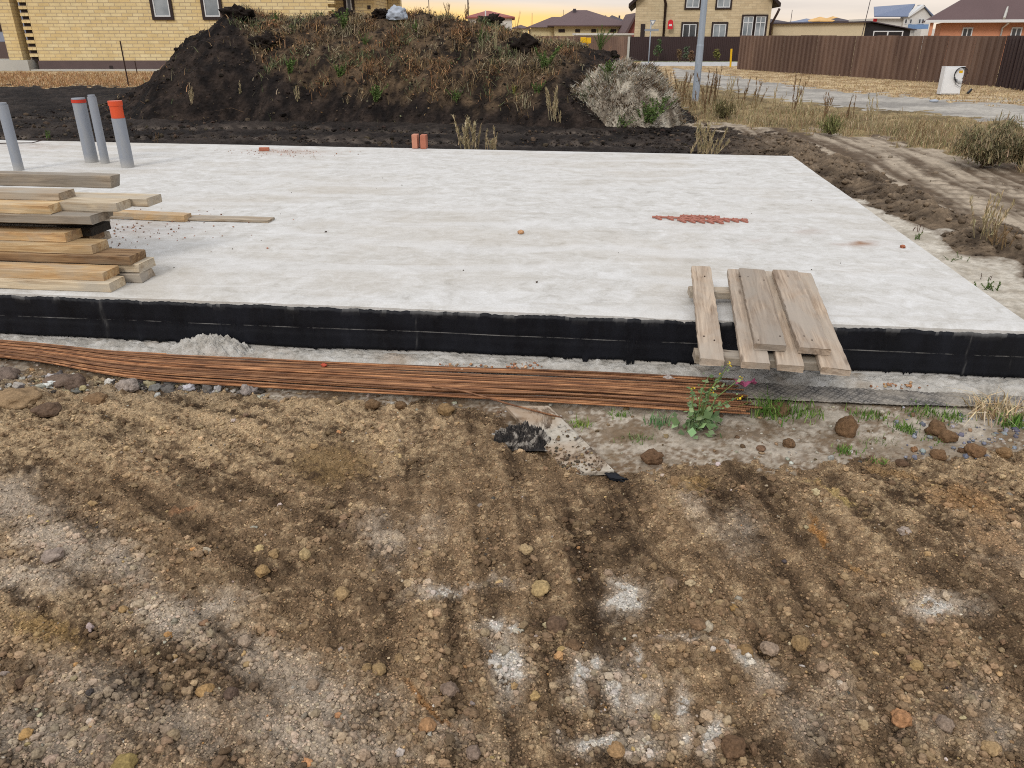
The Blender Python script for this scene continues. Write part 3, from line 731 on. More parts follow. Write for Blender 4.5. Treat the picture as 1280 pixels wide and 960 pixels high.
for us_, ws in ((-3.05, .004), (-.30, .005), (-4.80, .012)):
    dust = np.maximum(dust, np.exp(-((UB - us_ + .02 * fbm(UB * 8, ZB * 9, 3)) / ws) ** 2) * (.10 + .3 * (fbm(UB * 20, ZB * 14, 3) > 0)) * .4)
i3 = np.arange(nu2 * nz2_).reshape(nz2_, nu2)
Vb = np.stack([UB, YB, ZB], -1).reshape(-1, 3); Fb = np.stack([i3[:-1, :-1], i3[:-1, 1:], i3[1:, 1:], i3[1:, :-1]], -1).reshape(-1, 4)
Vb2 = Vb.copy(); Vb2[:, 1] = .004
nB = len(Vb)
edge_q = []
for a, b in ((i3[0, :-1], i3[0, 1:]), (i3[-1, 1:], i3[-1, :-1])):
    edge_q.append(np.stack([b, a, a + nB, b + nB], 1))
mesh_np('bitumen_coating', np.concatenate([Vb, Vb2]), np.concatenate([Fb] + edge_q), None, 'bitumen', None, slab, True, [('Dust', np.concatenate([dust.ravel(), dust.ravel()]))])
# rough footing left by the pour, along the slab's foot
nu3, nv3 = 800, 22
uf = np.linspace(-LEN, .25, nu3); tf = np.linspace(0, 1, nv3)
UF, TF = np.meshgrid(uf, tf)
wdt = .15 + .035 * fbm(UF * 1.1, UF * 0, 3, .6, 7.0)
YF = .004 - wdt * TF
ZF = (.050 + .020 * fbm(UF * 7, YF * 12, 4, .6, 5.0) + .040 * (billow(UF * 16, YF * 16, 4, .65, 8.0) - .25)) * (1 - TF ** 3) - .012 * TF ** 3
i4 = np.arange(nu3 * nv3).reshape(nv3, nu3)
mesh_np('footing', np.stack([UF, YF, ZF], -1).reshape(-1, 3), np.stack([i4[1:, :-1], i4[1:, 1:], i4[:-1, 1:], i4[:-1, :-1]], -1).reshape(-1, 4), None, 'mortar', None, slab)

# heap of dry mortar crumbs against the black side
def heap(name, p, rx, ry, hz, mat, label, cat, seed, n=90, rough=.25, col=None):
    g1 = np.linspace(-1.15, 1.15, n); gx, gy = np.meshgrid(g1, g1)
    r2 = gx ** 2 + gy ** 2
    z = np.clip(1 - r2, -.3, 1) + rough * (billow(gx * 3, gy * 3, 5, .65, seed) - .3) * 1.4 * (r2 < 1.2)
    V = np.stack([gx * rx, gy * ry, z * hz], -1).reshape(-1, 3)
    i = np.arange(n * n).reshape(n, n)
    o = mesh_np(name, V, np.stack([i[:-1, :-1], i[:-1, 1:], i[1:, 1:], i[1:, :-1]], -1).reshape(-1, 4), None, mat, col)
    o.location = p; tag(o, label, cat); return o
p = gp(264, 447, .0); heap('mortar_heap', (p.x, p.y, .01), .27, .13, .115, 'mortar', 'crumbly heap of dried grey mortar against the black slab side', 'mortar heap', 4.0, 150, .55)

# ------------------------------------------------------------------ the big mound of spoil
def mound_h(x, y):
    prof = ci(x, [(-11.5, -.3), (-10, -.1), (-9.2, .28), (-8.5, .60), (-7.8, 1.02), (-7.2, 1.48), (-6.6, 1.85), (-6.3, 2.0), (-6.0, 1.85), (-5.2, 1.72), (-4.4, 1.78), (-3.6, 1.86), (-2.4, 1.86), (-1.6, 1.78), (-.7, 1.66), (0, 1.52), (.6, 1.38), (1.5, 1.22), (2.2, 1.05), (2.9, .72), (3.6, .22), (4.3, -.3)])
    yf = ci(x, [(-11, 19.0), (-9, 17.4), (-7, 16.6), (-4, 16.3), (-1, 15.9), (1, 15.2), (2.5, 15.0), (4.5, 16.4)])
    yf = yf + .5 * fbm(x * .6, x * 0, 3, .5, 3.0)
    t = (y - yf) / 3.4
    s = np.clip(t, -.3, 1.0); f = np.where(t < 0, t * .8, np.sin(s * np.pi / 2) ** .85 * 1.0)
    tb_ = (y - yf - 4.6) / 3.6
    f = np.where(tb_ > 0, 1 - np.clip(tb_, 0, 1.4) ** 1.6, f)
    ledge = sstep(0, .06, t) * .12
    d = .22 * fbm(x * .8, y * .8, 4, .55, 12.0) + .22 * (billow(x * 1.7, y * 1.7, 5, .6, 6.0) - .3) + .14 * (billow(x * 3.6, y * 3.6, 4, .6, 16.0) - .3) + .05 * fbm(x * 7, y * 7, 3, .6, 2.0)
    return np.where(prof > 0, prof * f, np.minimum(prof, -.1)) + (d + ledge) * np.clip(t * 4, 0, 1) * np.clip(prof, 0, 1), t
gx = np.arange(-12, 5.0, .045); gy = np.concatenate([np.arange(14.2, 21.5, .045), np.arange(21.5, 25, .12)])
GX_, GY_ = np.meshgrid(gx, gy)
MZ, MT = mound_h(GX_, GY_)
MZ = np.maximum(MZ, -.06)
c1 = fbm(GX_ * .7, GY_ * .7, 5, .6, 16.0); c2 = fbm(GX_ * 4, GY_ * 4, 4, .6, 26.0)
mc = lerp(np.broadcast_to(A(30, 26, 25), MZ.shape + (3,)), np.broadcast_to(A(64, 54, 48), MZ.shape + (3,)), sstep(-.3, .5, c1 * .5 + c2))
MPX, MPY = proj(GX_, GY_, MZ)
def veg_mask(PXa, PYa, n):           # where weeds have taken hold: the upper, right-hand part
    low = ci(PXa, [(290, 20), (330, 80), (400, 112), (470, 122), (540, 126), (600, 130), (660, 138), (720, 90), (760, 60)])
    return sstep(14, -10, PYa - low + n * 46) * sstep(262, 320, PXa + n * 60) * sstep(745, 700, PXa + n * 40)
vm = veg_mask(MPX, MPY, c1)
mc = lerp(mc, lerp(np.broadcast_to(A(50, 42, 36), mc.shape), np.broadcast_to(A(118, 98, 76), mc.shape), sstep(-.3, .3, c2 + .4 * c1)), vm * .75)
k = len(gx); im = np.arange(MZ.size).reshape(MZ.shape)
mound = mesh_np('soil_mound', np.stack([GX_, GY_, MZ], -1).reshape(-1, 3), np.stack([im[:-1, :-1], im[:-1, 1:], im[1:, 1:], im[1:, :-1]], -1).reshape(-1, 4), None, 'mound_earth', mc.reshape(-1, 3))
tag(mound, 'long high mound of black soil overgrown with brown and green weeds', 'soil mound')
def mz(x, y): return mound_h(np.atleast_1d(np.asarray(x, float)), np.atleast_1d(np.asarray(y, float)))[0]
# weeds on it: dry blades, leaves, dead stems
N = 90000
wxp = rng.uniform(-9.5, 3.2, N); wyp = rng.uniform(15.5, 21.2, N); wzp = mz(wxp, wyp)
qx, qy = proj(wxp, wyp, wzp); cn = fbm(wxp * .7, wyp * .7, 5, .6, 16.0); cl = fbm(wxp * 1.6, wyp * 1.6, 4, .6, 50.0)
keep = (rng.uniform(0, 1, N) < veg_mask(qx, qy, cn) * sstep(-.18, .28, cl) * 1.25) | (rng.uniform(0, 1, N) < .012)
wxp, wyp, wzp, qx, qy = wxp[keep], wyp[keep], wzp[keep], qx[keep], qy[keep]; N = len(wxp)
PW = np.stack([wxp, wyp, wzp - .01], 1)
gsel = fbm(wxp * 1.1, wyp * 1.1, 3, .6, 5.0) + rng.normal(0, .12, N)
zone = fbm(wxp * .9, wyp * .9, 3, .6, 63.0) + rng.normal(0, .08, N)
cb = np.where((gsel > .26)[:, None], pal(N, (112, 120, 84), (92, 102, 70), (136, 140, 104)), np.where((zone > .12)[:, None], pal(N, (160, 120, 84), (132, 98, 68), (108, 82, 60), (178, 142, 104)), np.where((zone < -.16)[:, None], pal(N, (178, 164, 134), (150, 136, 110), (120, 110, 90)), pal(N, (146, 122, 90), (116, 96, 70), (168, 146, 112), (92, 78, 62)))))
h1 = int(N * .72)
blades('mound_grass', PW[:h1], rng.uniform(.05, .24, h1), rng.uniform(.008, .02, h1), cb[:h1], lean=1.5).name = 'mound_weeds'
tag(bpy.data.objects['mound_weeds'], kind='stuff')
tag(leaves('mound_leaf_litter', PW[h1:] + rng.normal(0, .04, (N - h1, 3)) + np.array([0, 0, .05]), rng.uniform(.02, .06, N - h1), cb[h1:], flat=.9), kind='stuff')
# crumbs and clods of black soil on and below it
def scatter(name, P, rad, col, mat, sub=1, kind='stuff', nshape=10, rough=.66, flat=(.55, .95), sink=.25):
    sh = [rock_shape(sub, s + 1, rough, 1.4, .2)[0] for s in range(nshape)]; Fc = ICO[sub][1]; nvv = len(sh[0]); N = len(P)
    S = np.stack(sh)[rng.integers(0, nshape, N)]
    a = rng.uniform(0, 2 * np.pi, N); ca_, sa_ = np.cos(a), np.sin(a)
    sc = np.stack([rng.uniform(.75, 1.3, N), rng.uniform(.75, 1.3, N), rng.uniform(*flat, N)], 1) * rad[:, None]
    S = S * sc[:, None, :]
    V = np.stack([S[..., 0] * ca_[:, None] - S[..., 1] * sa_[:, None], S[..., 0] * sa_[:, None] + S[..., 1] * ca_[:, None], S[..., 2]], -1)
    V = V + P[:, None, :] + np.array([0, 0, 1.0]) * (sc[:, 2] * (.6 - sink))[:, None, None]
    Ft = (Fc[None] + (np.arange(N) * nvv)[:, None, None]).reshape(-1, 3)
    o = mesh_np(name, V.reshape(-1, 3), None, Ft, mat, np.repeat(col, nvv, 0), smooth=sub > 1)
    return tag(o, kind=kind) if kind else o
N = 9000
x = rng.uniform(-11, 4, N); y = rng.uniform(12.6, 20.5, N); z = np.maximum(mz(x, y), .0)
scatter('black_crumbs', np.stack([x, y, z], 1), .012 + .05 * rng.power(.25, N) ** 2 * rng.uniform(.3, 1, N), pal(N, (38, 33, 30), (60, 50, 44), (48, 42, 38), (84, 72, 60)), 'clod_earth')

# the heap of uprooted grey turf at its right end
HC = gp(786, 163, 0); HY = HC.y + 1.5
def turf_h(x, y):
    r = np.sqrt(((x - HC.x - .05) / 1.16) ** 2 + ((y - HY) / 1.3) ** 2); a = np.arctan2(y - HY, x - HC.x)
    r = r * (1 + .10 * np.sin(a * 3 + 1) + .06 * np.sin(a * 5))
    h = 1.02 * np.where(r < 1, np.clip(1 - r ** 2.6, 0, 1) ** .8, -.4 * (r - 1))
    return np.where(r < 1.25, h + (.42 * (billow(x * 2.1, y * 2.1, 4, .55, 9.0) - .28) + .10 * fbm(x * 5, y * 5, 4, .6, 4.0)) * np.clip((1.25 - r) * 3, 0, 1), -.3)
tx = np.arange(HC.x - 1.5, HC.x + 1.5, .025); ty = np.arange(HY - 1.7, HY + 1.7, .03)
TX, TY = np.meshgrid(tx, ty); TZ_ = np.maximum(turf_h(TX, TY), -.2)
tcn = fbm(TX * 3, TY * 3, 5, .6, 19.0)
tcl = lerp(np.broadcast_to(A(120, 108, 94), TZ_.shape + (3,)), np.broadcast_to(A(206, 196, 178), TZ_.shape + (3,)), sstep(-.35, .3, tcn))
it = np.arange(TZ_.size).reshape(TZ_.shape)
turf = mesh_np('turf_heap', np.stack([TX, TY, TZ_], -1).reshape(-1, 3), np.stack([it[:-1, :-1], it[:-1, 1:], it[1:, 1:], it[1:, :-1]], -1).reshape(-1, 4), None, 'mound_earth', tcl.reshape(-1, 3))
tag(turf, 'rounded heap of uprooted pale grey turf at the right end of the mound', 'turf heap')
N = 26000
x = rng.uniform(HC.x - 1.35, HC.x + 1.4, N); y = rng.uniform(HY - 1.5, HY + .6, N); z = turf_h(x, y)
cl = fbm(x * 2.2, y * 2.2, 4, .6, 31.0); k = (z > .02) & (rng.uniform(0, 1, N) < sstep(-.5, .15, cl)); x, y, z, cl = x[k], y[k], z[k], cl[k]; N = len(x)
gre = (fbm(x * 1.7, y * 1.7, 3, .6, 8.0) + rng.normal(0, .1, N)) > .38
cb = np.where(((fbm(x * 2.6, y * 2.6 + z * 2, 4, .6, 71.0) + rng.normal(0, .07, N)) < -.10)[:, None], pal(N, (110, 92, 74), (84, 70, 58), (136, 112, 86)), pal(N, (214, 208, 192), (190, 182, 164), (230, 226, 214), (176, 150, 118), (164, 154, 138)))
cb = np.where(gre[:, None], pal(N, (120, 128, 92), (98, 108, 70)), cb) if True else np.where(gre[:, None], cb, pal(N, (214, 208, 192), (190, 182, 164), (230, 226, 214), (176, 150, 118), (164, 154, 138)))
up = np.stack([(x - HC.x) * .5, (y - HY) * .5, np.full(N, .45)], 1); up /= np.linalg.norm(up, axis=1)[:, None]
o = blades('straw', np.stack([x, y, z - .01], 1), rng.uniform(.04, .15, N), rng.uniform(.007, .018, N), cb, lean=1.2, parent=turf, up=up); tag(o, kind='stuff')

# ------------------------------------------------------------------ loose clods and pebbles in the foreground soil
def soil_at(px_, py_):               # nearest grid sample for many picture points
    j = np.searchsorted(cols, px_).clip(1, len(cols) - 1); i = (len(rows) - np.searchsorted(rows[::-1], py_)).clip(1, len(rows) - 1)
    return i, j
N = 170000
Yp = 1.02 + 2.7 * rng.uniform(0, 1, N) ** 1.25; Xp = rng.uniform(-1, 1, N) * (Yp * .78 + .75)
qx, qy = proj(Xp, Yp, np.zeros(N)); i, j = soil_at(qx, qy)
dens = np.clip(.35 + .9 * (fbm(Xp * 3, Yp * 3, 4, .6, 88.0) + .35) , .1, 1.2)
rad = .0025 * (1 - rng.uniform(0, 1, N)) ** (-1 / 2.9); rad = np.clip(rad, .002, .012)
pd = sstep(-.12, .32, fbm(Xp * 2.4, Yp * 2.4, 4, .6, 188.0) + .22 * sstep(2.1, 1.3, Yp)) * .72 + .06
dens = np.where(rad > .0045, pd, dens)
k = (ID[i, j] == 0) & (rng.uniform(0, 1, N) < dens); Xp, Yp, i, j, rad = Xp[k], Yp[k], i[k], j[k], rad[k]; N = len(Xp)
loc = C[i, j]
cc = (loc * .8 + .2 * A(168, 139, 106)) * np.where(rad > .0045, rng.uniform(.72, 1.26, N), rng.uniform(.62, 1.48, N))[:, None] * rng.uniform(.97, 1.03, (N, 3))
odd = rng.uniform(0, 1, N); alt = pal(N, (196, 168, 120), (186, 172, 150), (164, 152, 138), (196, 178, 146), (160, 130, 94), (132, 110, 86), (206, 196, 178))
cc = np.where((odd < np.where(rad < .0045, .012, .05))[:, None], alt, cc); alt2 = pal(N, (190, 146, 100), (84, 78, 74)); cc = np.where((odd > .994)[:, None], alt2, cc)
Pp = np.stack([Xp, Yp, Zg[i, j]], 1)
sm = rad < .0055
scatter('loose_crumbs', Pp[sm], rad[sm], cc[sm], 'clod_earth', 1, nshape=8)
big_ = rad > .0085
scatter('loose_clods', Pp[~sm & ~big_], rad[~sm & ~big_], cc[~sm & ~big_], 'clod_earth', 2, nshape=20)
scatter('loose_stones', Pp[big_], rad[big_], cc[big_], 'clod_earth', 3, nshape=20, rough=.55)
# gravel on the silt strip, bluish chippings at the right
N = 9000
Xp = rng.uniform(-3.2, 3.4, N); Yp = rng.uniform(2.4, 4.4, N); qx, qy = proj(Xp, Yp, np.zeros(N)); i, j = soil_at(qx, qy)
gm = np.exp(-(((qx - 1205) / 75) ** 2 + ((qy - 545) / 22) ** 2)) * 2.5 + .14 + .3 * np.exp(-((qy - ci(qx, SOIL_EDGE)) / 14) ** 2)
k = (ID[i, j] == 1) & (rng.uniform(0, 1, N) < gm); Xp, Yp, i, j, qx = Xp[k], Yp[k], i[k], j[k], qx[k]; N = len(Xp)
blu = (qx > 1120)[:, None] & (rng.uniform(0, 1, (N, 1)) < .7)
cc = np.where(blu, pal(N, (140, 144, 154), (168, 170, 176), (112, 114, 126)), pal(N, (150, 128, 100), (186, 176, 160), (118, 98, 76), (200, 194, 184)))
scatter('gravel', np.stack([Xp, Yp, Zg[i, j]], 1), .003 + .010 * rng.uniform(0, 1, N) ** 3, cc, 'clod_earth', 2, nshape=10)
# crumbs on the bank and the track
N = 12000
Xp = rng.uniform(2.0, 8.5, N); Yp = rng.uniform(4.5, 15, N); qx, qy = proj(Xp, Yp, np.zeros(N)); i, j = soil_at(qx, qy)
k = np.isin(ID[i, j], (3,)) | ((ID[i, j] == 4) & (rng.uniform(0, 1, N) < .05)); Xp, Yp, i, j = Xp[k], Yp[k], i[k], j[k]; N = len(Xp)
scatter('bank_crumbs', np.stack([Xp, Yp, Zg[i, j]], 1), .006 + .028 * rng.uniform(0, 1, N) ** 5, C[i, j] * rng.uniform(.7, 1.4, (N, 1)), 'clod_earth', 2, nshape=8)

N = 260
qx = rng.uniform(-60, 330, N); qy = ci(qx, SOIL_EDGE) + np.abs(rng.normal(0, 9, N)) * np.clip((340 - qx) / 200, .3, 1.6) + 1
pts = np.array([on(a, b)[:] for a, b in zip(qx, qy)]); rr = .006 + .024 * rng.uniform(0, 1, N) ** 3
scatter('rubble', pts, rr, pal(N, (176, 170, 160), (146, 140, 132), (120, 114, 108), (170, 150, 120), (206, 202, 194), (92, 84, 78)), 'clod_earth', 3, nshape=24, rough=.7, flat=(.5, .9))
# single stones and clods one can point at
def stone(name, px_, py_, size_px, c, label, cat, flat=.75, sub=4, rough=.32, mat='clod_earth', asp=1.0):
    p = on(px_, py_ + size_px * .35); d = p.y * cP + (H - p.z) * sP
    r = size_px / F * d / 2
    V, Fc = rock_shape(sub, px_ * .37 + py_ * .11, rough, 1.2, .14)
    V = V * np.array([r * asp, r, r * flat]) 
    a = random.uniform(0, 6.28); ca_, sa_ = math.cos(a) if asp == 1 else 1, math.sin(a) if asp == 1 else 0
    V = np.stack([V[:, 0] * ca_ - V[:, 1] * sa_, V[:, 0] * sa_ + V[:, 1] * ca_, V[:, 2]], 1)
    nse = pn3(V / r * 3 + py_)
    o = mesh_np(name, V, None, Fc, mat, ((A(*c) * .60 + .40 * A(140, 114, 88)) * np.array([1.0, .955, .97]))[None] * (1 + .3 * nse[:, None]), None, True)
    o.location = (p.x, p.y, p.z + r * flat * .55)
    return tag(o, label, cat)
CL = (112, 88, 60)
for a in [
 ('clod', 1057, 531, 27, CL, 'biggest round brown clod, alone on the pale strip beside grass tufts', 'clod', .95),
 ('clod', 1169, 534, 24, (104, 82, 56), 'brown clod at the grass edge, upper left one of a touching pair', 'clod', .85),
 ('clod', 1184, 543, 21, (110, 86, 58), 'brown clod touching the right side of a bigger clod among bluish chippings', 'clod', .8),
 ('clod', 1171, 566, 18, (118, 92, 64), 'squat brown clod in front of the touching clod pair', 'clod', .75),
 ('clod', 1217, 560, 22, (126, 98, 68), 'brown clod with a crumb at its left, right of the squat clod', 'clod', .8),
 ('clod', 1201, 562, 8, (76, 60, 46), 'small dark crumb leaning on a brown clod by the chippings', 'clod', .9),
 ('clod', 1255, 563, 17, (150, 122, 82), 'yellowish clod farthest right along the pale strip', 'clod', .7),
 ('clod', 985, 553, 14, (104, 84, 60), 'neat round brown clod on the strip in front of the rod ends', 'clod', .95),
 ('clod', 1142, 561, 8, (150, 112, 78), 'small light brown ball of soil on bare pale silt', 'clod', .95),
 ('clod', 1127, 576, 15, (60, 48, 40), 'very dark flat clod where pale strip meets brown soil', 'clod', .6),
 ('clod', 951, 559, 11, (122, 98, 80), 'small pinkish brown crumb left of a round clod', 'clod', .7),
 ('clod', 973, 507, 26, (112, 92, 66), 'brown clod pressed into the green grass at the rod ends', 'clod', .6),
 ('clod', 466, 503, 17, (110, 90, 62), 'rounded clod directly under the rods, left of its two neighbours', 'clod', .8),
 ('clod', 501, 505, 13, (106, 86, 58), 'smallest of three rounded clods right under the rods', 'clod', .8),
 ('clod', 558, 509, 20, (150, 126, 84), 'yellowish rounded clod right under the rods, biggest there', 'clod', .75),
 ('clod', 815, 567, 26, (92, 70, 50), 'dark crumbling clod on the soil edge right of the buried board', 'clod', .7),
 ('clod', 843, 600, 16, (160, 134, 96), 'tan clod pair lying at the soil edge below the dark clod', 'clod', .8),
 ('stone', 657, 684, 17, (206, 186, 140), 'cream yellow lump lying above a bigger yellow lump', 'stone', .7),
 ('stone', 676, 730, 24, (210, 188, 132), 'biggest bright yellow clay lump in the middle of the soil', 'stone', .6),
 ('stone', 695, 777, 24, (92, 78, 66), 'smooth dark brown stone right below the yellow clay lump', 'stone', .75),
 ('stone', 836, 726, 21, (150, 132, 108), 'dusty tan stone half sunk above the white patches', 'stone', .7),
 ('stone', 669, 868, 13, (206, 180, 120), 'yellow stone beside the long white dusty patch', 'stone', .8),
 ('stone', 562, 858, 22, (140, 128, 116), 'grey cracked stone left of the long white dusty patch', 'stone', .7),
 ('stone', 474, 834, 16, (176, 154, 108), 'larger stone of a tan pair on the left soil', 'stone', .8),
 ('stone', 459, 833, 12, (168, 146, 102), 'smaller stone of a tan pair on the left soil', 'stone', .85),
 ('stone', 499, 821, 14, (158, 136, 96), 'single tan stone to the upper right of a tan pair', 'stone', .75),
 ('stone', 328, 711, 16, (188, 160, 108), 'ochre egg shaped stone on the left soil', 'stone', .85),
 ('stone', 428, 739, 18, (186, 162, 116), 'pale ochre angular stone between the two soil tracks', 'stone', .75),
 ('stone', 343, 690, 14, (180, 156, 110), 'tan stone just above the ochre egg shaped stone', 'stone', .8),
 ('stone', 382, 692, 13, (206, 188, 138), 'thin pale yellow shard standing up in the soil', 'stone', 1.2),
 ('stone', 67, 688, 25, (176, 168, 158), 'light grey flat stone on the pale wheel track at the left', 'stone', .55),
 ('stone', 257, 860, 20, (196, 162, 106), 'orange tan stone touching a dark stone', 'stone', .75),
 ('stone', 289, 864, 18, (66, 64, 66), 'nearly black stone touching an orange tan stone', 'stone', .8),
 ('stone', 154, 951, 34, (168, 154, 92), 'mossy yellow stone cut by the bottom edge of the picture', 'stone', .6),
 ('stone', 307, 798, 17, (180, 168, 148), 'greyish rounded stone above the dark hollow', 'stone', .75),
 ('stone', 392, 853, 15, (170, 156, 134), 'dull beige stone on the dusty lower left patch', 'stone', .8),
 ('stone', 1000, 801, 20, (170, 146, 100), 'tan pointed stone right of the grey white stone', 'stone', .9),
 ('stone', 961, 807, 20, (176, 162, 142), 'grey white powdery stone in the right half of the soil', 'stone', .7),
 ('stone', 931, 810, 20, (158, 132, 86), 'ochre double lump left of the grey white stone', 'stone', .7),
 ('stone', 871, 775, 20, (128, 106, 80), 'flat brown stone under a thin chalky streak', 'stone', .5),
 ('stone', 1126, 893, 24, (200, 150, 104), 'bright orange broken brick lump in the lower right soil', 'stone', .7),
 ('stone', 1237, 930, 23, (206, 180, 132), 'smooth yellow stone near the lower right corner', 'stone', .75),
 ('stone', 1145, 829, 16, (190, 166, 112), 'yellow oval stone below the grey dusty ridge', 'stone', .75),
 ('stone', 1180, 900, 22, (158, 148, 134), 'grey tan stone between the orange lump and the yellow stone', 'stone', .7),
 ('stone', 1130, 661, 15, (190, 182, 170), 'chalky white stone on the upper right soil', 'stone', .65),
 ('stone', 916, 927, 30, (96, 76, 56), 'largest dark brown clod near the bottom edge', 'clod', .7),
 ('stone', 770, 934, 20, (186, 154, 108), 'tan stone among the white patches at the bottom', 'stone', .8),
 ('stone', 534, 903, 20, (196, 154, 108), 'orange crumbly lump at the lower left of centre', 'stone', .7),
 ('stone', 592, 937, 18, (142, 132, 122), 'dull grey stone near the bottom edge left of centre', 'stone', .75),
 ('stone', 716, 804, 20, (108, 88, 64), 'brown clod between the dark stone and the white patches', 'clod', .7),
 ('stone', 78, 470, 34, (110, 104, 98), 'dark grey slab of broken mortar at the left soil edge', 'rubble', .55),
 ('stone', 96, 478, 24, (90, 86, 84), 'upright dark grey chunk of rubble under the left rods', 'rubble', 1.0),
 ('stone', 22, 486, 52, (170, 148, 112), 'big flat tan lump of clay at the left edge', 'rubble', .4),
 ('stone', 8, 463, 30, (120, 116, 112), 'grey chunk of rubble cut by the left edge of the picture', 'rubble', .6),
 ('stone', 160, 477, 26, (186, 182, 174), 'whitish mortar chunk lying against the lowest rods', 'rubble', .6),
 ('stone', 308, 489, 13, (186, 186, 182), 'small white pyramid of mortar standing by the rods', 'rubble', 1.3),
 ('stone', 120, 493, 26, (140, 116, 84), 'brown tan lump of clay below the grey rubble', 'rubble', .5),
 ('stone', 60, 505, 30, (84, 74, 66), 'low blackish lump of soil under the tan clay', 'rubble', .5),
 ('stone', 30, 850, 18, (50, 44, 40), 'black lump lying in the dark hollow at lower left', 'clod', .7),
]: stone(*a)
stone('mortar_lump', 835, 477, 15, (226, 224, 218), 'small white mortar lump lying on top of the rusty rods', 'mortar lump', .6, asp=1.0).location.z += .035

# ------------------------------------------------------------------ pipes, bricks and bits on the slab
def pipe(px_, py_, wpx, top_py, label, cap=None, sleeve=None):
    b = gp(px_, py_, ZS); d = b.y * cP + (H - ZS) * sP; r = wpx / F * d / 2
    t = dp(px_, top_py, b.y).z - ZS
    o = empty('pipe', (b.x, b.y, ZS), 0, label, 'pipe', 'grey plastic pipes rising from the slab')
    z1 = t - .17 if cap == 'plug' else t
    w = MB(); w.tube([(0, 0, -.02), (0, 0, z1)], r, 28); w.build('pipe_body', 'pipe_grey', o, True).modifiers.new('e', 'EDGE_SPLIT')
    s = MB(); s.tube([(0, 0, z1 - .012), (0, 0, z1)], r * 1.0 + .003, 28); 
    if cap == 'plug':
        w = MB(); w.tube([(0, 0, z1 + .001), (0, 0, t - .05), (0, 0, t - .045), (0, 0, t)], [r * .95, r * .95, r * 1.06, r * 1.06], 28); w.build('plug', 'pipe_orange', o, True).modifiers.new('e', 'EDGE_SPLIT')
    elif cap == 'red':
        w = MB(); w.tube([(0, 0, t - .002), (0, 0, t + .03)], r * 1.06, 28); w.build('end_cap', 'plug_red', o, True).modifiers.new('e', 'EDGE_SPLIT')
        w = MB(); w.tube([(0, 0, t + .031), (0, 0, t + .045)], r * .98, 28); w.build('lid', 'pipe_grey', o, True).modifiers.new('e', 'EDGE_SPLIT')
    else:
        w = MB(); w.tube([(0, 0, t + .001), (0, 0, t + .02)], r * .82, 28); w.build('lid', 'pipe_grey', o, True).modifiers.new('e', 'EDGE_SPLIT')
    return o
pipe(24, 213, 12, 131, 'grey pipe standing apart, leftmost of the four on the slab')
pipe(115, 202.5, 15.5, 128, 'thick grey pipe with a thin red end cap ring', 'red')
pipe(132, 204, 10, 121, 'thinnest grey pipe, tallest of the middle pair', None)
pipe(160, 209, 15.5, 126, 'thick grey pipe closed with a tall orange plug', 'plug')
def brick(px_, py_, w_, h_, d_, mat, label, rz=0.0, cat='brick', group=None, z=ZS):
    p = gp(px_, py_, z); o = MB().box(-w_ / 2, w_ / 2, 0, d_, 0, h_).build('brick', mat, None, False, .006)
    o.location = (p.x, p.y, z + .002); o.rotation_euler = (0, 0, RZ + rz); return tag(o, label, cat, group)
brick(518.5, 186, .07, .165, .12, 'brick_pink', 'pink brick standing on end at the slab far edge, left of two', 0, 'brick', 'two bricks on the far edge')
brick(529, 186.5, .07, .165, .12, 'brick_red', 'redder brick standing on end at the slab far edge, right of two', 0, 'brick', 'two bricks on the far edge')
brick(330, 189, .12, .04, .05, 'brick_red', 'small orange brick fragment lying near the far edge of the slab', .2, 'brick fragment')
def bit(name, px_, py_, size_px, c, label, cat, z=ZS):
    p = gp(px_, py_, z); d = p.y * cP + (H - z) * sP; r = size_px / F * d / 2
    V, Fc = rock_shape(3, px_ * .3, .35, 1.3, .1)
    o = mesh_np(name, V * np.array([r, r, r * .7]), None, Fc, 'clod_earth', np.tile(A(*c), (len(V), 1))); o.location = (p.x, p.y, z + r * .5); return tag(o, label, cat)
bit('brick_fragment', 651, 292, 8, (206, 160, 120), 'lone orange tan crumb in the middle of the slab', 'brick fragment')
bit('brick_fragment', 1128, 310, 7, (176, 110, 84), 'small red ball of clay beside the right slab edge', 'brick fragment')
N = 420
pc = rng.choice(3, N, p=[.6, .34, .06]); cx = np.array([150, 365, 620])[pc]; cy = np.array([288, 190, 290])[pc]; sx_ = np.array([70, 40, 420])[pc]; sy_ = np.array([14, 3, 60])[pc]
qx = cx + rng.normal(0, 1, N) * sx_; qy = cy + rng.normal(0, 1, N) * sy_
pts = np.array([gp(a, min(max(b, 188 if a < 800 else 200), 385), ZS)[:] for a, b in zip(qx, qy)])
uu_, vv_ = to_uv(pts[:, 0], pts[:, 1]); k = (vv_ > .05) & (vv_ < DEPTH - .2) & (uu_ - SKEW * vv_ < -.1); pts = pts[k]; N = len(pts); pts[:, 2] = ZS + .002
scatter('slab_grit', pts, .003 + .005 * rng.uniform(0, 1, N) ** 2, np.where((pc[k] < 2)[:, None], pal(N, (196, 140, 118), (160, 116, 96), (176, 146, 126)), pal(N, (120, 108, 96), (96, 88, 80))), 'clod_earth', 1)

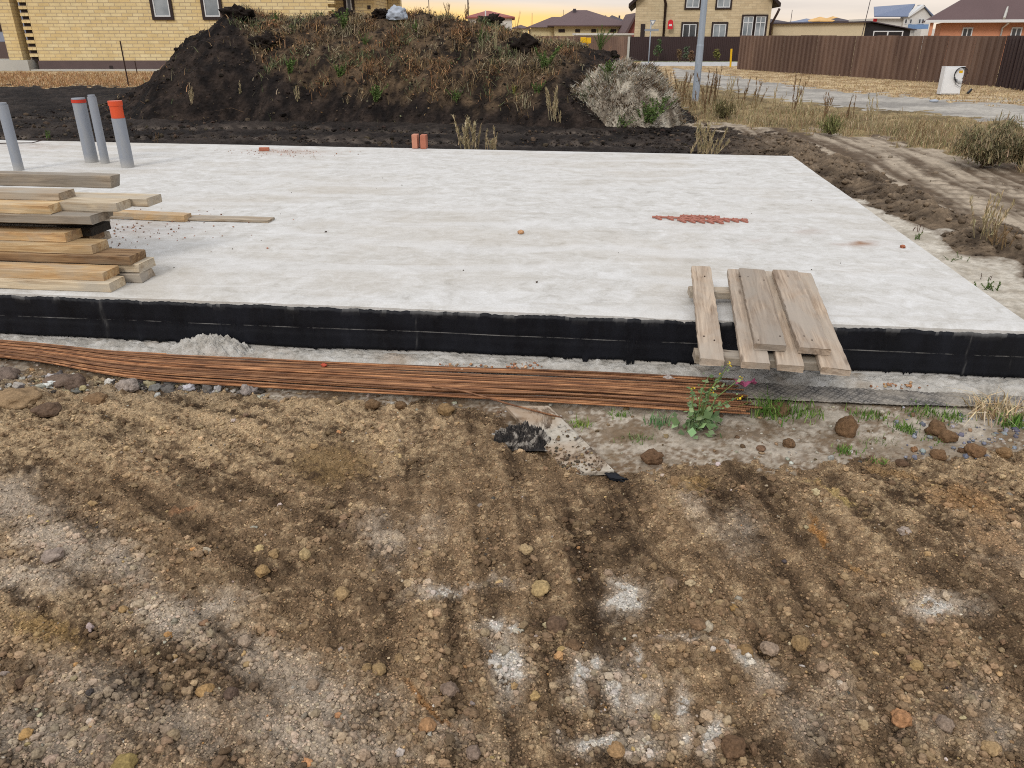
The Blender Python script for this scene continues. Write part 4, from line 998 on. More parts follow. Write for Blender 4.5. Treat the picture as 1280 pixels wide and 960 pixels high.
# red plastic rebar spacers laid in a jagged strip
a_, b_ = gp(815, 274, ZS), gp(935, 278, ZS)
sp_o = empty('rebar_spacer_strip', (a_.x, a_.y, ZS), math.atan2(b_.y - a_.y, b_.x - a_.x), 'rusty red jagged strip of rebar spacers lying on the bare slab', 'spacer strip')
L_ = (b_ - a_).length
def spacer(x0, x1, y0, n):
    w = MB()
    w.tube([(x0, y0, .012), ((x0 + x1) / 2, y0 + .004, .011), (x1, y0, .012)], .008, 6)
    for i in range(n):
        x = x0 + (x1 - x0) * (i + .3) / n
        for sgn in (-1, 1):
            w.hexa([(x - .008, y0, .004), (x + .012, y0 + sgn * .0, .004), (x + .048, y0 + sgn * .050, .0), (x + .034, y0 + sgn * .056, .0), (x - .008, y0, .018), (x + .012, y0, .018), (x + .048, y0 + sgn * .050, .012), (x + .034, y0 + sgn * .056, .012)])
        w.tube([(x, y0, .012), (x + .012, y0, .024)], [.008, .005], 6)
    return w
spacer(.0, L_ * .5, .03, 4).build('spacer', 'spacer_red', sp_o)
spacer(L_ * .26, L_ * .74, -.04, 5).build('spacer', 'spacer_red', sp_o)
spacer(L_ * .30, L_ * .72, .10, 5).build('spacer', 'spacer_red', sp_o)
spacer(L_ * .62, L_, .03, 4).build('spacer', 'spacer_red', sp_o)

# ------------------------------------------------------------------ boards
def board_mesh(w, L, W, T, seed, bow=.0, chip=.004):
    """a sawn board: X along the grain from 0 to -L, Y its width, Z its thickness"""
    rs = np.random.default_rng(seed); n = 26
    xs = np.linspace(-L, 0, n); c = .0035
    prof = [(0, c), (0, T - c), (c, T), (W - c, T), (W, T - c), (W, c), (W - c, 0), (c, 0)]
    b = len(w.v)
    for i, x in enumerate(xs):
        e = chip if i in (0, n - 1) else 0
        for y, z in prof:
            w.v.append((x + rs.normal(0, e), y + rs.normal(0, .0012) + bow * math.sin(math.pi * i / (n - 1)), z + rs.normal(0, .0009)))
    m_ = len(prof)
    for i in range(n - 1):
        for k in range(m_):
            k2 = (k + 1) % m_
            w.f.append((b + i * m_ + k, b + (i + 1) * m_ + k, b + (i + 1) * m_ + k2, b + i * m_ + k2))
    w.f.append(tuple(b + k for k in range(m_))); w.f.append(tuple(b + (n - 1) * m_ + k for k in range(m_))[::-1])
    return w
def board(px_, py_, z0, L, W, T, mat, label, rz=0.0, tilt=0.0, skew=0.0, bow=0.0, group='boards stacked at the left end of the slab'):
    p = gp(px_, py_, z0); w = MB(); board_mesh(w, L, W, T, int(px_ * 7 + py_), bow)
    if skew:
        w.v = [(x + y * skew, y, z) for x, y, z in w.v]
    o = w.build('board', mat); o.location = (p.x, p.y, z0 + .0015); o.rotation_euler = (0, tilt, RZ + rz)
    return tag(o, label, 'board', group)
Z = lambda k: ZS + .05 * k
B_ = [
 (138, 366, 0, 2.6, .15, .05, 'wood_pale', 'pale front board at the very bottom of the stack, nearest the black side', .00),
 (131, 352, 1, 2.6, .15, .05, 'wood_orange', 'orange sided board lying on the bottom front board, with a grey top', .005),
 (177, 354, 0, 2.6, .14, .048, 'wood_grey', 'rounded grey board flat on the slab behind the bottom front board', .0),
 (176, 341.5, 1, 2.7, .16, .05, 'wood_pale', 'pale board with its end reaching farthest right in the lower stack', .008),
 (163, 332, 2, 2.6, .17, .05, 'wood_dark', 'dark brown board in the lower stack, under a tan board', -.004),
 (116, 318.5, 3, 2.5, .16, .05, 'wood_fresh', 'fresh tan board on the dark brown board', .006),
 (84, 303.5, 4, 2.4, .15, .05, 'wood_orange', 'honey coloured board with a bleached top, above the tan board', -.006),
 (115, 281.5, 6, 2.5, .17, .05, 'wood_grey', 'grey brown board held up by dark spacer blocks', .004),
 (63, 268.5, 7, 2.4, .15, .05, 'wood_fresh', 'yellow tan board with a broad sawn end, under the split grey board', .003),
 (147, 265.5, 7, 2.6, .15, .05, 'wood_pale', 'wide pale brown board with its near edge over the leaning offcut', .012),
 (75, 251.5, 8, 2.4, .15, .045, 'wood_grey', 'silver grey board with a split end near the top of the stack', .010),
]
for (a, b, k, L, W, T, mt, lb, rz) in B_: board(a, b, Z(k), L, W, T, mt, lb, rz)
def at_v(px_, py_, z0): return to_uv(*gp(px_, py_, z0)[:2])
# second row lying behind the first ones, same heights
u0, v0 = at_v(147, 265.5, Z(7))
def board_uv(u, v, k, L, W, T, mt, lb, rz=0.0, nm='board', group='boards stacked at the left end of the slab', cat='board'):
    w = MB(); board_mesh(w, L, W, T, int(abs(u * 1000 + k * 31))); o = w.build(nm, mt); p = sl(u, v, Z(k) + .0015)
    o.location = p; o.rotation_euler = (0, 0, RZ + rz); return tag(o, lb, cat, group)
board_uv(u0 + .10, v0 + .158, 7, 2.6, .15, .05, 'wood_pale', 'pale greenish board side by side behind the wide pale brown board', .012)
board_uv(u0 - .12, v0 - .02, 6, 2.5, .15, .045, 'wood_grey', 'short ended pale grey board tucked below the wide pale brown board', .0)
u1, v1 = at_v(136, 235.8, Z(8))
o = board_uv(u1 + .02, v1, 8, 2.6, .10, .078, 'wood_grey', 'thick grey beam with a dark end lying on top at the back', -.01, 'beam', None, 'beam')
# layers hidden behind carry the upper ones
for k in range(0, 7):
    if k != 6: board_uv(u0 - .25 - .05 * (k % 3), v0 + .02 + .01 * k, k, 2.3, .15, .048, 'wood_dark' if k % 2 else 'wood_grey', 'weathered board hidden in the dark inside of the stack behind the front row', .0)
    board_uv(u0 - .32 - .04 * (k % 2), v0 + .20 + .008 * k, k, 2.3, .15, .05 if k == 6 else .048, 'wood_grey', 'weathered board at the back of the stack seen only between other boards', .0, 'board')
# spacer blocks across the stack
u2, v2 = at_v(111, 297.5, Z(4))
for (u, v, k, w_, lb) in ((u2, v2 + .03, 4, .20, 'black cross block under the honey board end'), (u2 - .08, v2 + .04, 5, .20, 'black cross block carrying the grey brown board')):
    w = MB(); w.box(-.14, 0, 0, w_, 0, .049); o = w.build('spacer_block', 'wood_black', None, False, .004); o.location = sl(u, v, Z(k) + .001); o.rotation_euler = (0, 0, RZ); tag(o, lb, 'wood block', 'dark blocks between the boards')
# long low offcuts lying on the slab behind the stack
board(231, 278, ZS, 1.5, .10, .05, 'wood_orange', 'low tan offcut running out of the stack onto the slab', -.10, 0, 0, 0, 'offcuts on the slab behind the stack')
board(335, 279, ZS, 1.9, .12, .02, 'wood_grey', 'thin grey lath reaching farthest right across the slab', .0, 0, 0, 0, 'offcuts on the slab behind the stack')

# ------------------------------------------------------------------ plank pallet tipped over the slab's near edge
pal_o = None
PA, PN_ = gp(960, 404, ZS), None
slope = Vector((0, 1, .105)).normalized(); PN_ = Vector((1, 0, 0)).cross(slope).normalized()
BASE = sl(-1.1, 0, ZS + .045)
def on_pal(px_, py_, h):
    r = ray(px_, py_); o_ = Vector((0, 0, H)); q0 = BASE + PN_ * h
    return o_ + r * ((q0 - o_).dot(PN_) / r.dot(PN_))
pal_o = empty('pallet', BASE, 0, 'weathered wooden plank pallet tipped over the near edge of the slab', 'pallet')
def pal_plank(fl, fr, nl, nrr, h, T, mat, name='plank'):
    P4 = [on_pal(*nl, h) , on_pal(*nrr, h), on_pal(*fr, h), on_pal(*fl, h)]
    ax = ((P4[2] + P4[3]) / 2 - (P4[0] + P4[1]) / 2); L = ax.length; ax.normalize()
    wid = ((P4[1] - P4[0]).length + (P4[2] - P4[3]).length) / 2
    ay = PN_.cross(ax).normalized(); az_ = ax.cross(ay)
    w = MB(); board_mesh(w, L, wid, T, int(fl[0] * 3 + nl[1]))
    o = w.build(name, mat, pal_o)
    org = (P4[2] + P4[3]) / 2 - ay * wid / 2 - az_ * T
    m4 = Matrix((ax, ay, az_)).transposed().to_4x4(); m4.translation = org - BASE
    o.matrix_local = m4
    return o
T_ = .032
pal_plank((865, 333), (888, 333), (875, 449), (906, 449), T_, T_, 'wood_pallet')
pal_plank((907, 336.5), (940, 337), (931, 453), (959, 453), T_, T_, 'wood_pallet')
pal_plank((944, 338), (972, 338.5), (974, 456), (1004, 456), T_, T_, 'wood_pallet')
pal_plank((985, 340), (1014, 340), (1029, 461), (1063, 461), T_, T_, 'wood_pallet')
pal_plank((923, 336), (957, 336.5), (946, 430), (981, 430), 2 * T_ + .002, T_, 'wood_pallet')
pal_plank((965, 338), (999, 338.5), (1001, 435), (1037, 435), 2 * T_ + .002, T_, 'wood_pallet')
def bearer(pxa, pya, pxb, pyb):
    a, b = on_pal(pxa, pya, 0), on_pal(pxb, pyb, 0); ax = (b - a).normalized(); ay = PN_.cross(ax).normalized(); az_ = ax.cross(ay)
    w = MB(); board_mesh(w, (b - a).length, .075, .042, int(pxa)); o = w.build('bearer', 'wood_grey', pal_o)
    m4 = Matrix((ax, ay, az_)).transposed().to_4x4(); m4.translation = b - az_ * .043 - BASE; o.matrix_local = m4
bearer(863, 364, 1020, 368); bearer(870, 444, 1048, 455)
w = MB(); rn = random.Random(4)
for (fx, fy) in ((881, 345), (880, 420), (893, 425), (925, 345), (948, 425), (975, 420), (935, 346), (985, 345), (1015, 425), (1005, 420), (955, 350)):
    q = on_pal(fx, fy, T_ * (2 if 920 < fx < 1036 else 1) + .003) - BASE
    MB().tube([q - PN_ * .004, q + PN_ * .001], .0035, 8).build('nail', 'dark_iron', pal_o)

# ------------------------------------------------------------------ membrane strip and rusty rods
mem_px = [(-260, 432, 446), (0, 431, 450), (300, 449, 474), (640, 463, 486), (760, 463, 492), (900, 469, 500), (976, 472, 504), (1100, 477, 509), (1215, 480, 512), (1300, 483, 511), (1420, 487, 514)]
V = []; nx_, ny_ = 700, 26
xs = np.linspace(-260, 1420, nx_)
for j in range(ny_):
    t = j / (ny_ - 1)
    for i, x_ in enumerate(xs):
        y0 = np.interp(x_, [m_[0] for m_ in mem_px], [m_[1] for m_ in mem_px]); y1 = np.interp(x_, [m_[0] for m_ in mem_px], [m_[2] for m_ in mem_px])
        p = gp(x_, y0 + (y1 - y0) * t); V.append((p.x, p.y, 0))
V = np.array(V); u_, v_ = V[:, 0], V[:, 1]
V[:, 2] = .018 + .005 * fbm(u_ * 2, v_ * 2, 3, .6, 4.0) + .0035 * (np.sin((u_ + v_) * 2 * np.pi / .028) * np.sin((u_ - v_) * 2 * np.pi / .028))
im_ = np.arange(nx_ * ny_).reshape(ny_, nx_)
o = mesh_np('drainage_membrane', V, np.stack([im_[1:, :-1], im_[1:, 1:], im_[:-1, 1:], im_[:-1, :-1]], -1).reshape(-1, 4), None, 'membrane')
so = o.modifiers.new('t', 'SOLIDIFY'); so.thickness = .004; so.offset = -1
tag(o, 'dusty black dimpled membrane strip laid along the foot of the slab', 'membrane')

def rod_path(s, layer, seed):
    rs = random.Random(seed)
    XL = [-4.6, -3.6, -2.8, -1.9, -1.0, -.3, .4, 1.0]
    pts = []
    far = [gp(-480, 422), gp(-250, 424), gp(0, 434), gp(160, 449), gp(320, 459), gp(560, 468), gp(720, 474), gp(905, 483)]
    near = [gp(-480, 434), gp(-250, 439), gp(0, 453), gp(160, 478), gp(320, 490), gp(560, 504), gp(720, 511), gp(952, 526)]
    wob = 0
    for i, (f_, n_) in enumerate(zip(far, near)):
        wob += rs.uniform(-.035, .035)
        q = f_.lerp(n_, min(1, max(0, s + wob)))
        pts.append(Vector((q.x, q.y, .034 + layer * .010 + rs.uniform(-.005, .006))))
    e = rs.uniform(-.10, .03); pts[-1] += (pts[-1] - pts[-2]).normalized() * e
    # smooth subdivision
    out = []
    for i in range(len(pts) - 1):
        p0 = pts[max(i - 1, 0)]; p1 = pts[i]; p2 = pts[i + 1]; p3 = pts[min(i + 2, len(pts) - 1)]
        for t in np.linspace(0, 1, 5)[:-1]:
            out.append(.5 * ((2 * p1) + (p2 - p0) * t + (2 * p0 - 5 * p1 + 4 * p2 - p3) * t * t + (3 * p1 - p0 - 3 * p2 + p3) * t ** 3))
    out.append(pts[-1]); return out
NR = 50
for i in range(NR):
    s = (i + random.uniform(-.4, .4)) / (NR - 1); lay = random.choice((0, 0, 0, 1, 1, 2)) * (1 if .05 < s < .95 else 0)
    w = MB().tube(rod_path(s, lay, 100 + i), .0047, 7)
    o = w.build('steel_rod', 'rusty_steel', None, True)
    tag(o, 'thin rusty steel rod lying in the long bundle along the slab foot', 'steel rod', 'rusty rods in one long bundle')
o = MB().tube([gp(540, 483, .07), gp(580, 489, .075), gp(640, 506, .06), gp(702, 522, .045)], .0045, 7).build('steel_rod', 'rusty_steel', None, True)
tag(o, 'single thin rusty rod straying out of the bundle over the buried board', 'steel rod', 'rusty rods in one long bundle')
for i, (xa, ya, xb, yb, lb) in enumerate([(0, 432, 640, 466, 'loose thin rod lying behind the bundle on the pale footing')]):
    o = MB().tube([gp(-200, 427, .03), gp(xa, ya, .03), gp(320, 448, .03), gp(xb, yb, .03)], .004, 6).build('steel_rod', 'rusty_steel', None, True); tag(o, lb, 'steel rod', 'rusty rods in one long bundle')

# brick crumbs dropped on the footing, a loose wire at the slab's far edge
for cx_, cy_, sx2, n_, lb in ((575, 459, 16, 34, 0), (656, 457, 11, 30, 0), (1122, 482, 16, 24, 0)):
    qx = cx_ + rng.normal(0, sx2, n_); qy = cy_ + rng.normal(0, 2.2, n_)
    pts = np.array([gp(a_, b_, .045)[:] for a_, b_ in zip(qx, qy)])
    scatter('brick_crumbs', pts, .003 + .007 * rng.uniform(0, 1, n_) ** 2, pal(n_, (196, 150, 116), (176, 128, 96), (206, 170, 138)), 'clod_earth', 2, nshape=8)
bit('clay_ball', 405, 458, 7, (200, 96, 74), 'small red clay ball on the pale footing behind the rods', 'clay ball', z=.05)
o = MB().tube([gp(-40, 181, ZS + .01), gp(8, 179, ZS + .02), gp(40, 178.5, ZS + .015), gp(62, 173, ZS + .10)], .006, 6).build('loose_wire', 'dark_iron', None, True); tag(o, 'thin dark wire lying along the far slab edge behind the leftmost pipe', 'wire')

# ------------------------------------------------------------------ half buried board with tar on it
q = [gp(640, 606, .02), gp(766, 588, .035), gp(684, 505, .045), gp(630, 506, .045)]
dr = (q[2] - q[1]); 
a1, a2, a3, a4 = gp(632, 507, .05), gp(686, 507, .05), gp(768, 588, .028), gp(712, 592, .010)
w = MB(); th = Vector((0, 0, .018)); n = 14
m_ = M('tarred_board'); v = m_.co(); f = m_.noise(v, 7, 6, .7, .8); g_ = m_.noise(v, 45, 4)
c_ = m_.ramp(g_, [(.3, A(176, 166, 150)), (.7, A(206, 198, 184))]); c_ = m_.mix(m_.ramp(f, [(.50, 0.0), (.58, .95)]), c_, A(34, 31, 30))
c_ = m_.mix(m_.ramp(m_.noise(v, 3, 3), [(.45, 0.0), (.6, .7)]), c_, A(168, 140, 112))
MAT['tarred_board'] = m_.fin(c_, .85, m_.bump(f, .3, .004), .2)
w.hexa([a4 - th, a3 - th, a2 - th, a1 - th, a4, a3, a2, a1]); o = w.build('buried_board', 'tarred_board', None, False, .002)
tag(o, 'pale flat board half buried in the soil, smeared with tar', 'board')
m_ = M('tar_crust'); v = m_.co(); f = m_.noise(v, 14, 6, .7, 1.2)
MAT['tar_crust'] = m_.fin(m_.ramp(f, [(.40, A(30, 28, 28)), (.50, A(66, 60, 56)), (.56, A(150, 142, 132)), (.72, A(214, 208, 198))]), .8, m_.bump(f, .8, .01), .3)
o = heap('tar_clump', (0, 0, 0), .115, .080, .05, 'tar_crust', 'lump of crumpled black and white tar waste on the buried board', 'tar waste', 14.0, 110, 1.5)
pp = gp(652, 548, .03); o.location = (pp.x, pp.y, .035)
N = 190
t1_ = rng.uniform(0, 1, N) ** .35; t2_ = rng.beta(.6, 1.2, N)
pts = np.array([(a4.lerp(a3, x_).lerp(a1.lerp(a2, x_), 1 - y_))[:] for x_, y_ in zip(t2_, t1_)])
scatter('board_dirt', pts, .002 + .006 * rng.uniform(0, 1, N) ** 3, pal(N, (132, 110, 86), (110, 92, 74), (156, 134, 106), (90, 80, 70)), 'clod_earth', 2, nshape=10)
V, Fc = rock_shape(3, 9, .6, 1.6, .3); o = mesh_np('tar_scrap', V * np.array([.05, .02, .012]), None, Fc, 'bitumen', extra=[('Dust', np.zeros(len(V)))]); pp = on(768, 598); o.location = (pp.x, pp.y, pp.z + .008); o.rotation_euler = (0, 0, -.6); tag(o, 'flat black tar scrap at the low tip of the buried board', 'tar waste')

# ------------------------------------------------------------------ houses, fences and street things beyond
class Front:
    """a building seen square on: its front stands at distance D; x and z are read off the photograph"""
    def __init__(s, name, D, label, cat='house', cx=None, rz=0.0):
        s.D = D; s.rz = rz; s.o = empty(name, (0 if cx is None else dp(cx, 40, D).x, D, 0), rz, label, cat); s.ox = s.o.location.x
    def x(s, px_, py_=40):
        if not s.rz: return dp(px_, py_, s.D).x - s.ox
        r = ray(px_, py_); k = r.x / r.y; c, n = math.cos(s.rz), math.sin(s.rz)     # ox + t c = k (D + t n)
        return (k * s.D - s.ox) / (c - k * n)
    def z(s, py_, px_=None):
        return dp(640, py_, s.D if px_ is None else s.D + s.x(px_) * math.sin(s.rz)).z
    def box(s, name, mat, x0, x1, y0, y1, z0, z1, parent=None, bevel=0.0):
        return MB().box(x0, x1, y0, y1, z0, z1).build(name, mat, parent or s.o, False, bevel)
    def window(s, x0, x1, z0, z1, surround=None, bars=1, dark=False, y=0.0, transom=None, frame='white_pvc', name='window'):
        f = .07 * (x1 - x0) if bars < 2 else .05 * (x1 - x0); f = max(f, .06)
        p = None
        w = MB()
        w.box(x0, x0 + f, y - .06, y - .005, z0, z1); w.box(x1 - f, x1, y - .06, y - .005, z0, z1); w.box(x0 + f, x1 - f, y - .06, y - .005, z0, z0 + f); w.box(x0 + f, x1 - f, y - .06, y - .005, z1 - f, z1)
        for b in range(bars):
            xm = x0 + (x1 - x0) * (b + 1) / (bars + 1); w.box(xm - f * .45, xm + f * .45, y - .058, y - .008, z0 + f, z1 - f)
        if transom: w.box(x0 + f, x1 - f, y - .057, y - .009, transom - f * .4, transom + f * .4)
        p = w.build(name, frame, s.o)
        MB().box(x0 + f * .5, x1 - f * .5, y - .03, y - .012, z0 + f * .5, z1 - f * .5).build('pane', 'glass_dark' if dark else 'glass', p)
        if surround:
            g = .13; w = MB()
            w.box(x0 - g, x0 - .003, y - .09, y - .003, z0 - g, z1 + g); w.box(x1 + .003, x1 + g, y - .09, y - .003, z0 - g, z1 + g); w.box(x0 - .003, x1 + .003, y - .09, y - .003, z0 - g, z0 - .003); w.box(x0 - .003, x1 + .003, y - .09, y - .003, z1 + .003, z1 + g)
            w.build('surround', surround, p)
        return p
    def hip(s, name, mat, x0, x1, y0, y1, z0, z1, rx0=None, rx1=None, over=.5, th=.12, ridge_y=None):
        x0 -= over; x1 += over; y0 -= over; y1 += over; ym = (y0 + y1) / 2 if ridge_y is None else ridge_y
        if rx0 is None: h = (y1 - y0) / 2; rx0, rx1 = x0 + h, x1 - h
        if rx0 > rx1: rx0 = rx1 = (rx0 + rx1) / 2
        w = MB(); w.add([(x0, y0, z0), (x1, y0, z0), (x1, y1, z0), (x0, y1, z0), (x0, y0, z0 + th), (x1, y0, z0 + th), (x1, y1, z0 + th), (x0, y1, z0 + th), (rx0, ym, z1), (rx1 + .001, ym, z1)],
                        [(0, 3, 2, 1), (0, 1, 5, 4), (1, 2, 6, 5), (2, 3, 7, 6), (3, 0, 4, 7), (4, 5, 9, 8), (5, 6, 9), (6, 7, 8, 9), (7, 4, 8)])
        return w.build(name, mat, s.o)
    def gable_front(s, name, mat, x0, x1, y0, y1, z0, z1, over=.5, th=.18):
        xm = (x0 + x1) / 2; k = (z1 - z0) / (xm - x0); xa, xb = x0 - over, x1 + over; za = z0 - over * k
        w = MB(); w.add([(xa, y0 - over, za), (xm, y0 - over, z1), (xb, y0 - over, za), (xb, y0 - over, za + th), (xm, y0 - over, z1 + th), (xa, y0 - over, za + th)] + [(xa, y1 + over, za), (xm, y1 + over, z1), (xb, y1 + over, za), (xb, y1 + over, za + th), (xm, y1 + over, z1 + th), (xa, y1 + over, za + th)],
                        [(0, 5, 4, 1), (1, 4, 3, 2), (6, 7, 10, 11), (7, 8, 9, 10), (0, 1, 7, 6), (1, 2, 8, 7), (5, 11, 10, 4), (4, 10, 9, 3), (0, 6, 11, 5), (2, 3, 9, 8)])
        return w.build(name, mat, s.o)
    def gable_side(s, name, mat, x0, x1, y0, y1, z0, z1, over=.4, th=.15):
        ym = (y0 + y1) / 2; k = (z1 - z0) / (ym - y0); ya, yb = y0 - over, y1 + over; za = z0 - over * k; xa, xb = x0 - over, x1 + over
        w = MB(); P = [(ya, za), (ym, z1), (yb, za), (yb, za + th), (ym, z1 + th), (ya, za + th)]
        w.add([(xa, y, z) for y, z in P] + [(xb, y, z) for y, z in P], [(0, 1, 4, 5), (1, 2, 3, 4), (6, 11, 10, 7), (7, 10, 9, 8), (0, 6, 7, 1), (1, 7, 8, 2), (5, 4, 10, 11), (4, 3, 9, 10), (0, 5, 11, 6), (2, 8, 9, 3)])
        return w.build(name, mat, s.o)

# yellow brick house, left
h = Front('yellow_brick_house', 41, 'yellow brick bungalow with brown plinth and two narrow windows behind the mound', cx=230)
xl, xr = h.x(49, 75), h.x(411, 20); zp = h.z(76); WT = 4.1
h.box('wall', 'brick_yellow', xl, xr, 0, 9, zp + .002, WT)
h.box('plinth', 'plinth', xl - .05, xr + .05, -.06, 9.05, -.1, zp)
h.box('blind_area', 'pale_concrete', xl - .1, xr + 1, -.75, -.062, -.1, .07)
h.box('vent', 'dark_brown', h.x(137.5, 84), h.x(142, 84), -.075, -.061, h.z(86), h.z(82))
h.hip('roof', 'roof_brown', xl, xr + 2.6, 0, 9, WT, 7.2)
for a, b in ((192, 216), (255, 278)):
    h.window(h.x(a + 2, 20), h.x(b - 2, 20), h.z(21), h.z(21) + 1.35, 'dark_brown', 0)
w = MB(); zc = zp + .03
while zc < WT - .3:
    h.box('corner_brick', 'brick_yellow', xl - .40, xl - .002, -.02, .119, zc + .15, zc + .30); zc += .30
h.box('corner_recess_shade', 'dark_brown', xl - .40, xl - .003, .12, .3, zp, WT)  # dark strip added to show the shade in recesses between corner bricks
xw0, xw1 = xr + .25, h.x(462, 10)
h.box('wing', 'brick_yellow', xr + .003, xw1, 1.4, 8, zp, WT - .3)
w = MB(); zc = zp + .1
while zc < WT - .3: h.box('corner_brick', 'brick_yellow', xr + .002, xr + .32, -.02, .4, zc, zc + .15); zc += .30
h.window(h.x(426, 5), h.x(433, 5), h.z(13), h.z(13) + 1.3, 'dark_brown', 0, True, 1.4)
h.box('vent', 'dark_brown', h.x(453, 7), h.x(457, 7), 1.37, 1.397, h.z(10.5), h.z(5.5))
# porch to its left
xa, xb = h.x(15, 75), h.x(32, 75)
h.box('porch_floor', 'pale_concrete', h.x(-90, 78), xl - .3, -.5, 2.2, -.1, h.z(75))
h.box('porch_column', 'brick_yellow', xa, xb, -.2, .5, h.z(75) + .003, WT)
h.box('porch_roof', 'roof_brown', h.x(-90, 78), xl - .6, -.6, 3, WT, WT + .2)
# column behind the mound's top with a bag in front
c = Front('brick_chimney', 47, 'yellow brick column rising behind the mound top beside the grey bag', 'brick column', cx=487)
c.box('shaft', 'brick_yellow', c.x(485, 5), c.x(500, 5), 0, .7, -.1, 4.4); c.box('cap', 'pale_concrete', c.x(484, 5), c.x(501, 5), -.05, .75, 4.402, 4.52)
# grey building far left
g = Front('grey_house', 62, 'blue grey rendered house seen past the porch column at far left', cx=10)
x0, x1 = g.x(-140), g.x(36); g.box('wall', 'wall_grey', x0, x1, 0, 8, -.1, 4.6); g.hip('roof', 'roof_dark', x0, x1, 0, 8, 4.6, 7)
g.box('band', 'black_sheet', x0 + .02, x1 - .02, -.03, -.003, g.z(12.5), g.z(9.5)); g.box('plinth', 'plinth', x0 - .03, x1 + .03, -.05, 8.03, -.11, g.z(52))
g.box('gate', 'dark_iron', g.x(-2), g.x(6), -.06, -.034, g.z(39), g.z(17))

# beige two storey house
h = Front('beige_house', 66, 'large beige brick two storey house behind the dark fence', cx=793, rz=R(-9))
xl, xr = h.x(793, 40), h.x(961, 40); ze = h.z(2); zr = ze + 4.2; xm = (xl + xr) / 2
w = MB().prism_y([(xl, -.1), (xr, -.1), (xr, ze), (xm, zr), (xl, ze)], 0, 11); w.build('wall', 'brick_beige', h.o)
h.gable_front('roof', 'dark_brown', xl, xr, 0, 11, ze + .04, zr + .04, .55, .25)
for a, b, y0_, y1_ in ((855, 871, 10, -9), (893, 909, 10, -9), (853, 870, 49, 30), (891, 907, 49, 30)): h.window(h.x(a), h.x(b), h.z(y0_), h.z(y1_), 'dark_brown', 1, a == 853)
for a, b in ((927.5, 940), (943, 955.5)): h.window(h.x(a), h.x(b), h.z(48), h.z(21), 'dark_brown', 1, False, 0, h.z(28.5))
h.box('door', 'dark_brown', h.x(800.5), h.x(806), -.05, -.004, 0, h.z(30))
w = MB(); w.tube([(h.x(826.5), -.9, h.z(-4)), (h.x(829.5), -.12, h.z(5)), (h.x(829.5), -.12, 0)], .11, 8); w.build('drainpipe', 'brown_metal', h.o, True)
w = MB(); xq = xr + .48; w.tube([(xq, -.6, ze - .55), (xq - .1, -.5, ze - .85), (xr + .1, -.12, ze - 1.6), (xr + .1, -.12, 0)], .09, 8); w.build('drainpipe', 'brown_metal', h.o, True)
# red board on the wall with a white bar
s_ = Front('wall_sign', 65.2, 'small red round topped board with a white bar on the beige wall', 'sign', cx=837)
x0, x1 = s_.x(834), s_.x(840.3); z0, z1 = s_.z(36.5), s_.z(28); r_ = (x1 - x0) / 2; xm = (x0 + x1) / 2
w = MB().prism_y([(x0, z0), (x1, z0)] + [(xm + r_ * math.cos(t), z1 + r_ * 1.0 * math.sin(t)) for t in np.linspace(0, math.pi, 14)], -.06, -.003); w.build('board', 'sign_red', s_.o)
s_.box('bar', 'sign_white', xm - r_ * .6, xm + r_ * .6, -.075, -.0605, (z0 + z1) / 2 - .02, (z0 + z1) / 2 + .12)
# brown hip roofed house and its neighbours
h = Front('hip_roof_house', 90, 'low cream house under a wide brown hip roof with a small chimney', cx=735)
xl, xr = h.x(693), h.x(783); h.box('wall', 'wall_cream', xl, xr, 0, 9, -.1, h.z(33))
h.hip('roof', 'roof_brown', xl, xr, 0, 9, h.z(33), h.z(11), h.x(719), h.x(737), .7)
w = MB(); a, b = h.x(658), h.x(712); w.add([(a, 1, h.z(34)), (b, 1, h.z(34)), (b, 8, h.z(34)), (a, 8, h.z(34)), (h.x(692), 4.5, h.z(20)), (b, 4.5, h.z(20))], [(0, 3, 2, 1), (0, 1, 5, 4), (1, 2, 5), (2, 3, 4, 5), (3, 0, 4)]); w.build('wing_roof', 'roof_brown', h.o)
h.box('wing', 'wall_cream', a + .6, xl - .01, 1.6, 7.5, -.1, h.z(34.2))
h.box('chimney', 'roof_dark', h.x(719), h.x(722.5), 3.6, 4.3, h.z(16), h.z(9.5))
for a in (702, 721, 741, 766): h.box('window', 'dark_brown', h.x(a - 4 if a in (702, 766) else a - 2), h.x(a + 4), -.05, -.003, h.z(40.5), h.z(36.5))
g = Front('dark_roof_house', 120, 'house with a dark pyramid roof behind the brown hip roof', cx=770)
g.box('wall', 'wall_cream', g.x(760), g.x(786), 0, 8, -.1, g.z(30)); g.hip('roof', 'roof_dark', g.x(760), g.x(786), 0, 8, g.z(30), g.z(18), g.x(768), g.x(768), .3)
for a in (759, 777): g.box('chimney', 'roof_dark', g.x(a), g.x(a + 1.6), 3.8, 4.4, g.z(26), g.z(18.5))
g = Front('red_gable_house', 84, 'steep red gabled house squeezed beside the beige house', cx=790)
w = MB().prism_y([(g.x(783), -.1), (g.x(799), -.1), (g.x(799), g.z(26)), (g.x(793), g.z(16.5)), (g.x(783), g.z(38))], 0, 7); w.build('wall', 'roof_red', g.o)
w = MB().prism_y([(g.x(780.5), g.z(41)), (g.x(793), g.z(16)), (g.x(795), g.z(16)), (g.x(784), g.z(41))], -.5, 7.2); w.build('roof', 'roof_brown', g.o)
g = Front('white_shed', 74, 'long low white shed roof just above the brown fence', 'shed', cx=756)
g.box('wall', 'white_wall', g.x(722), g.x(790), 0, 4, -.1, g.z(44)); g.box('roof', 'white_wall', g.x(720), g.x(792), -.3, 4.3, g.z(44) + .002, g.z(41.5))
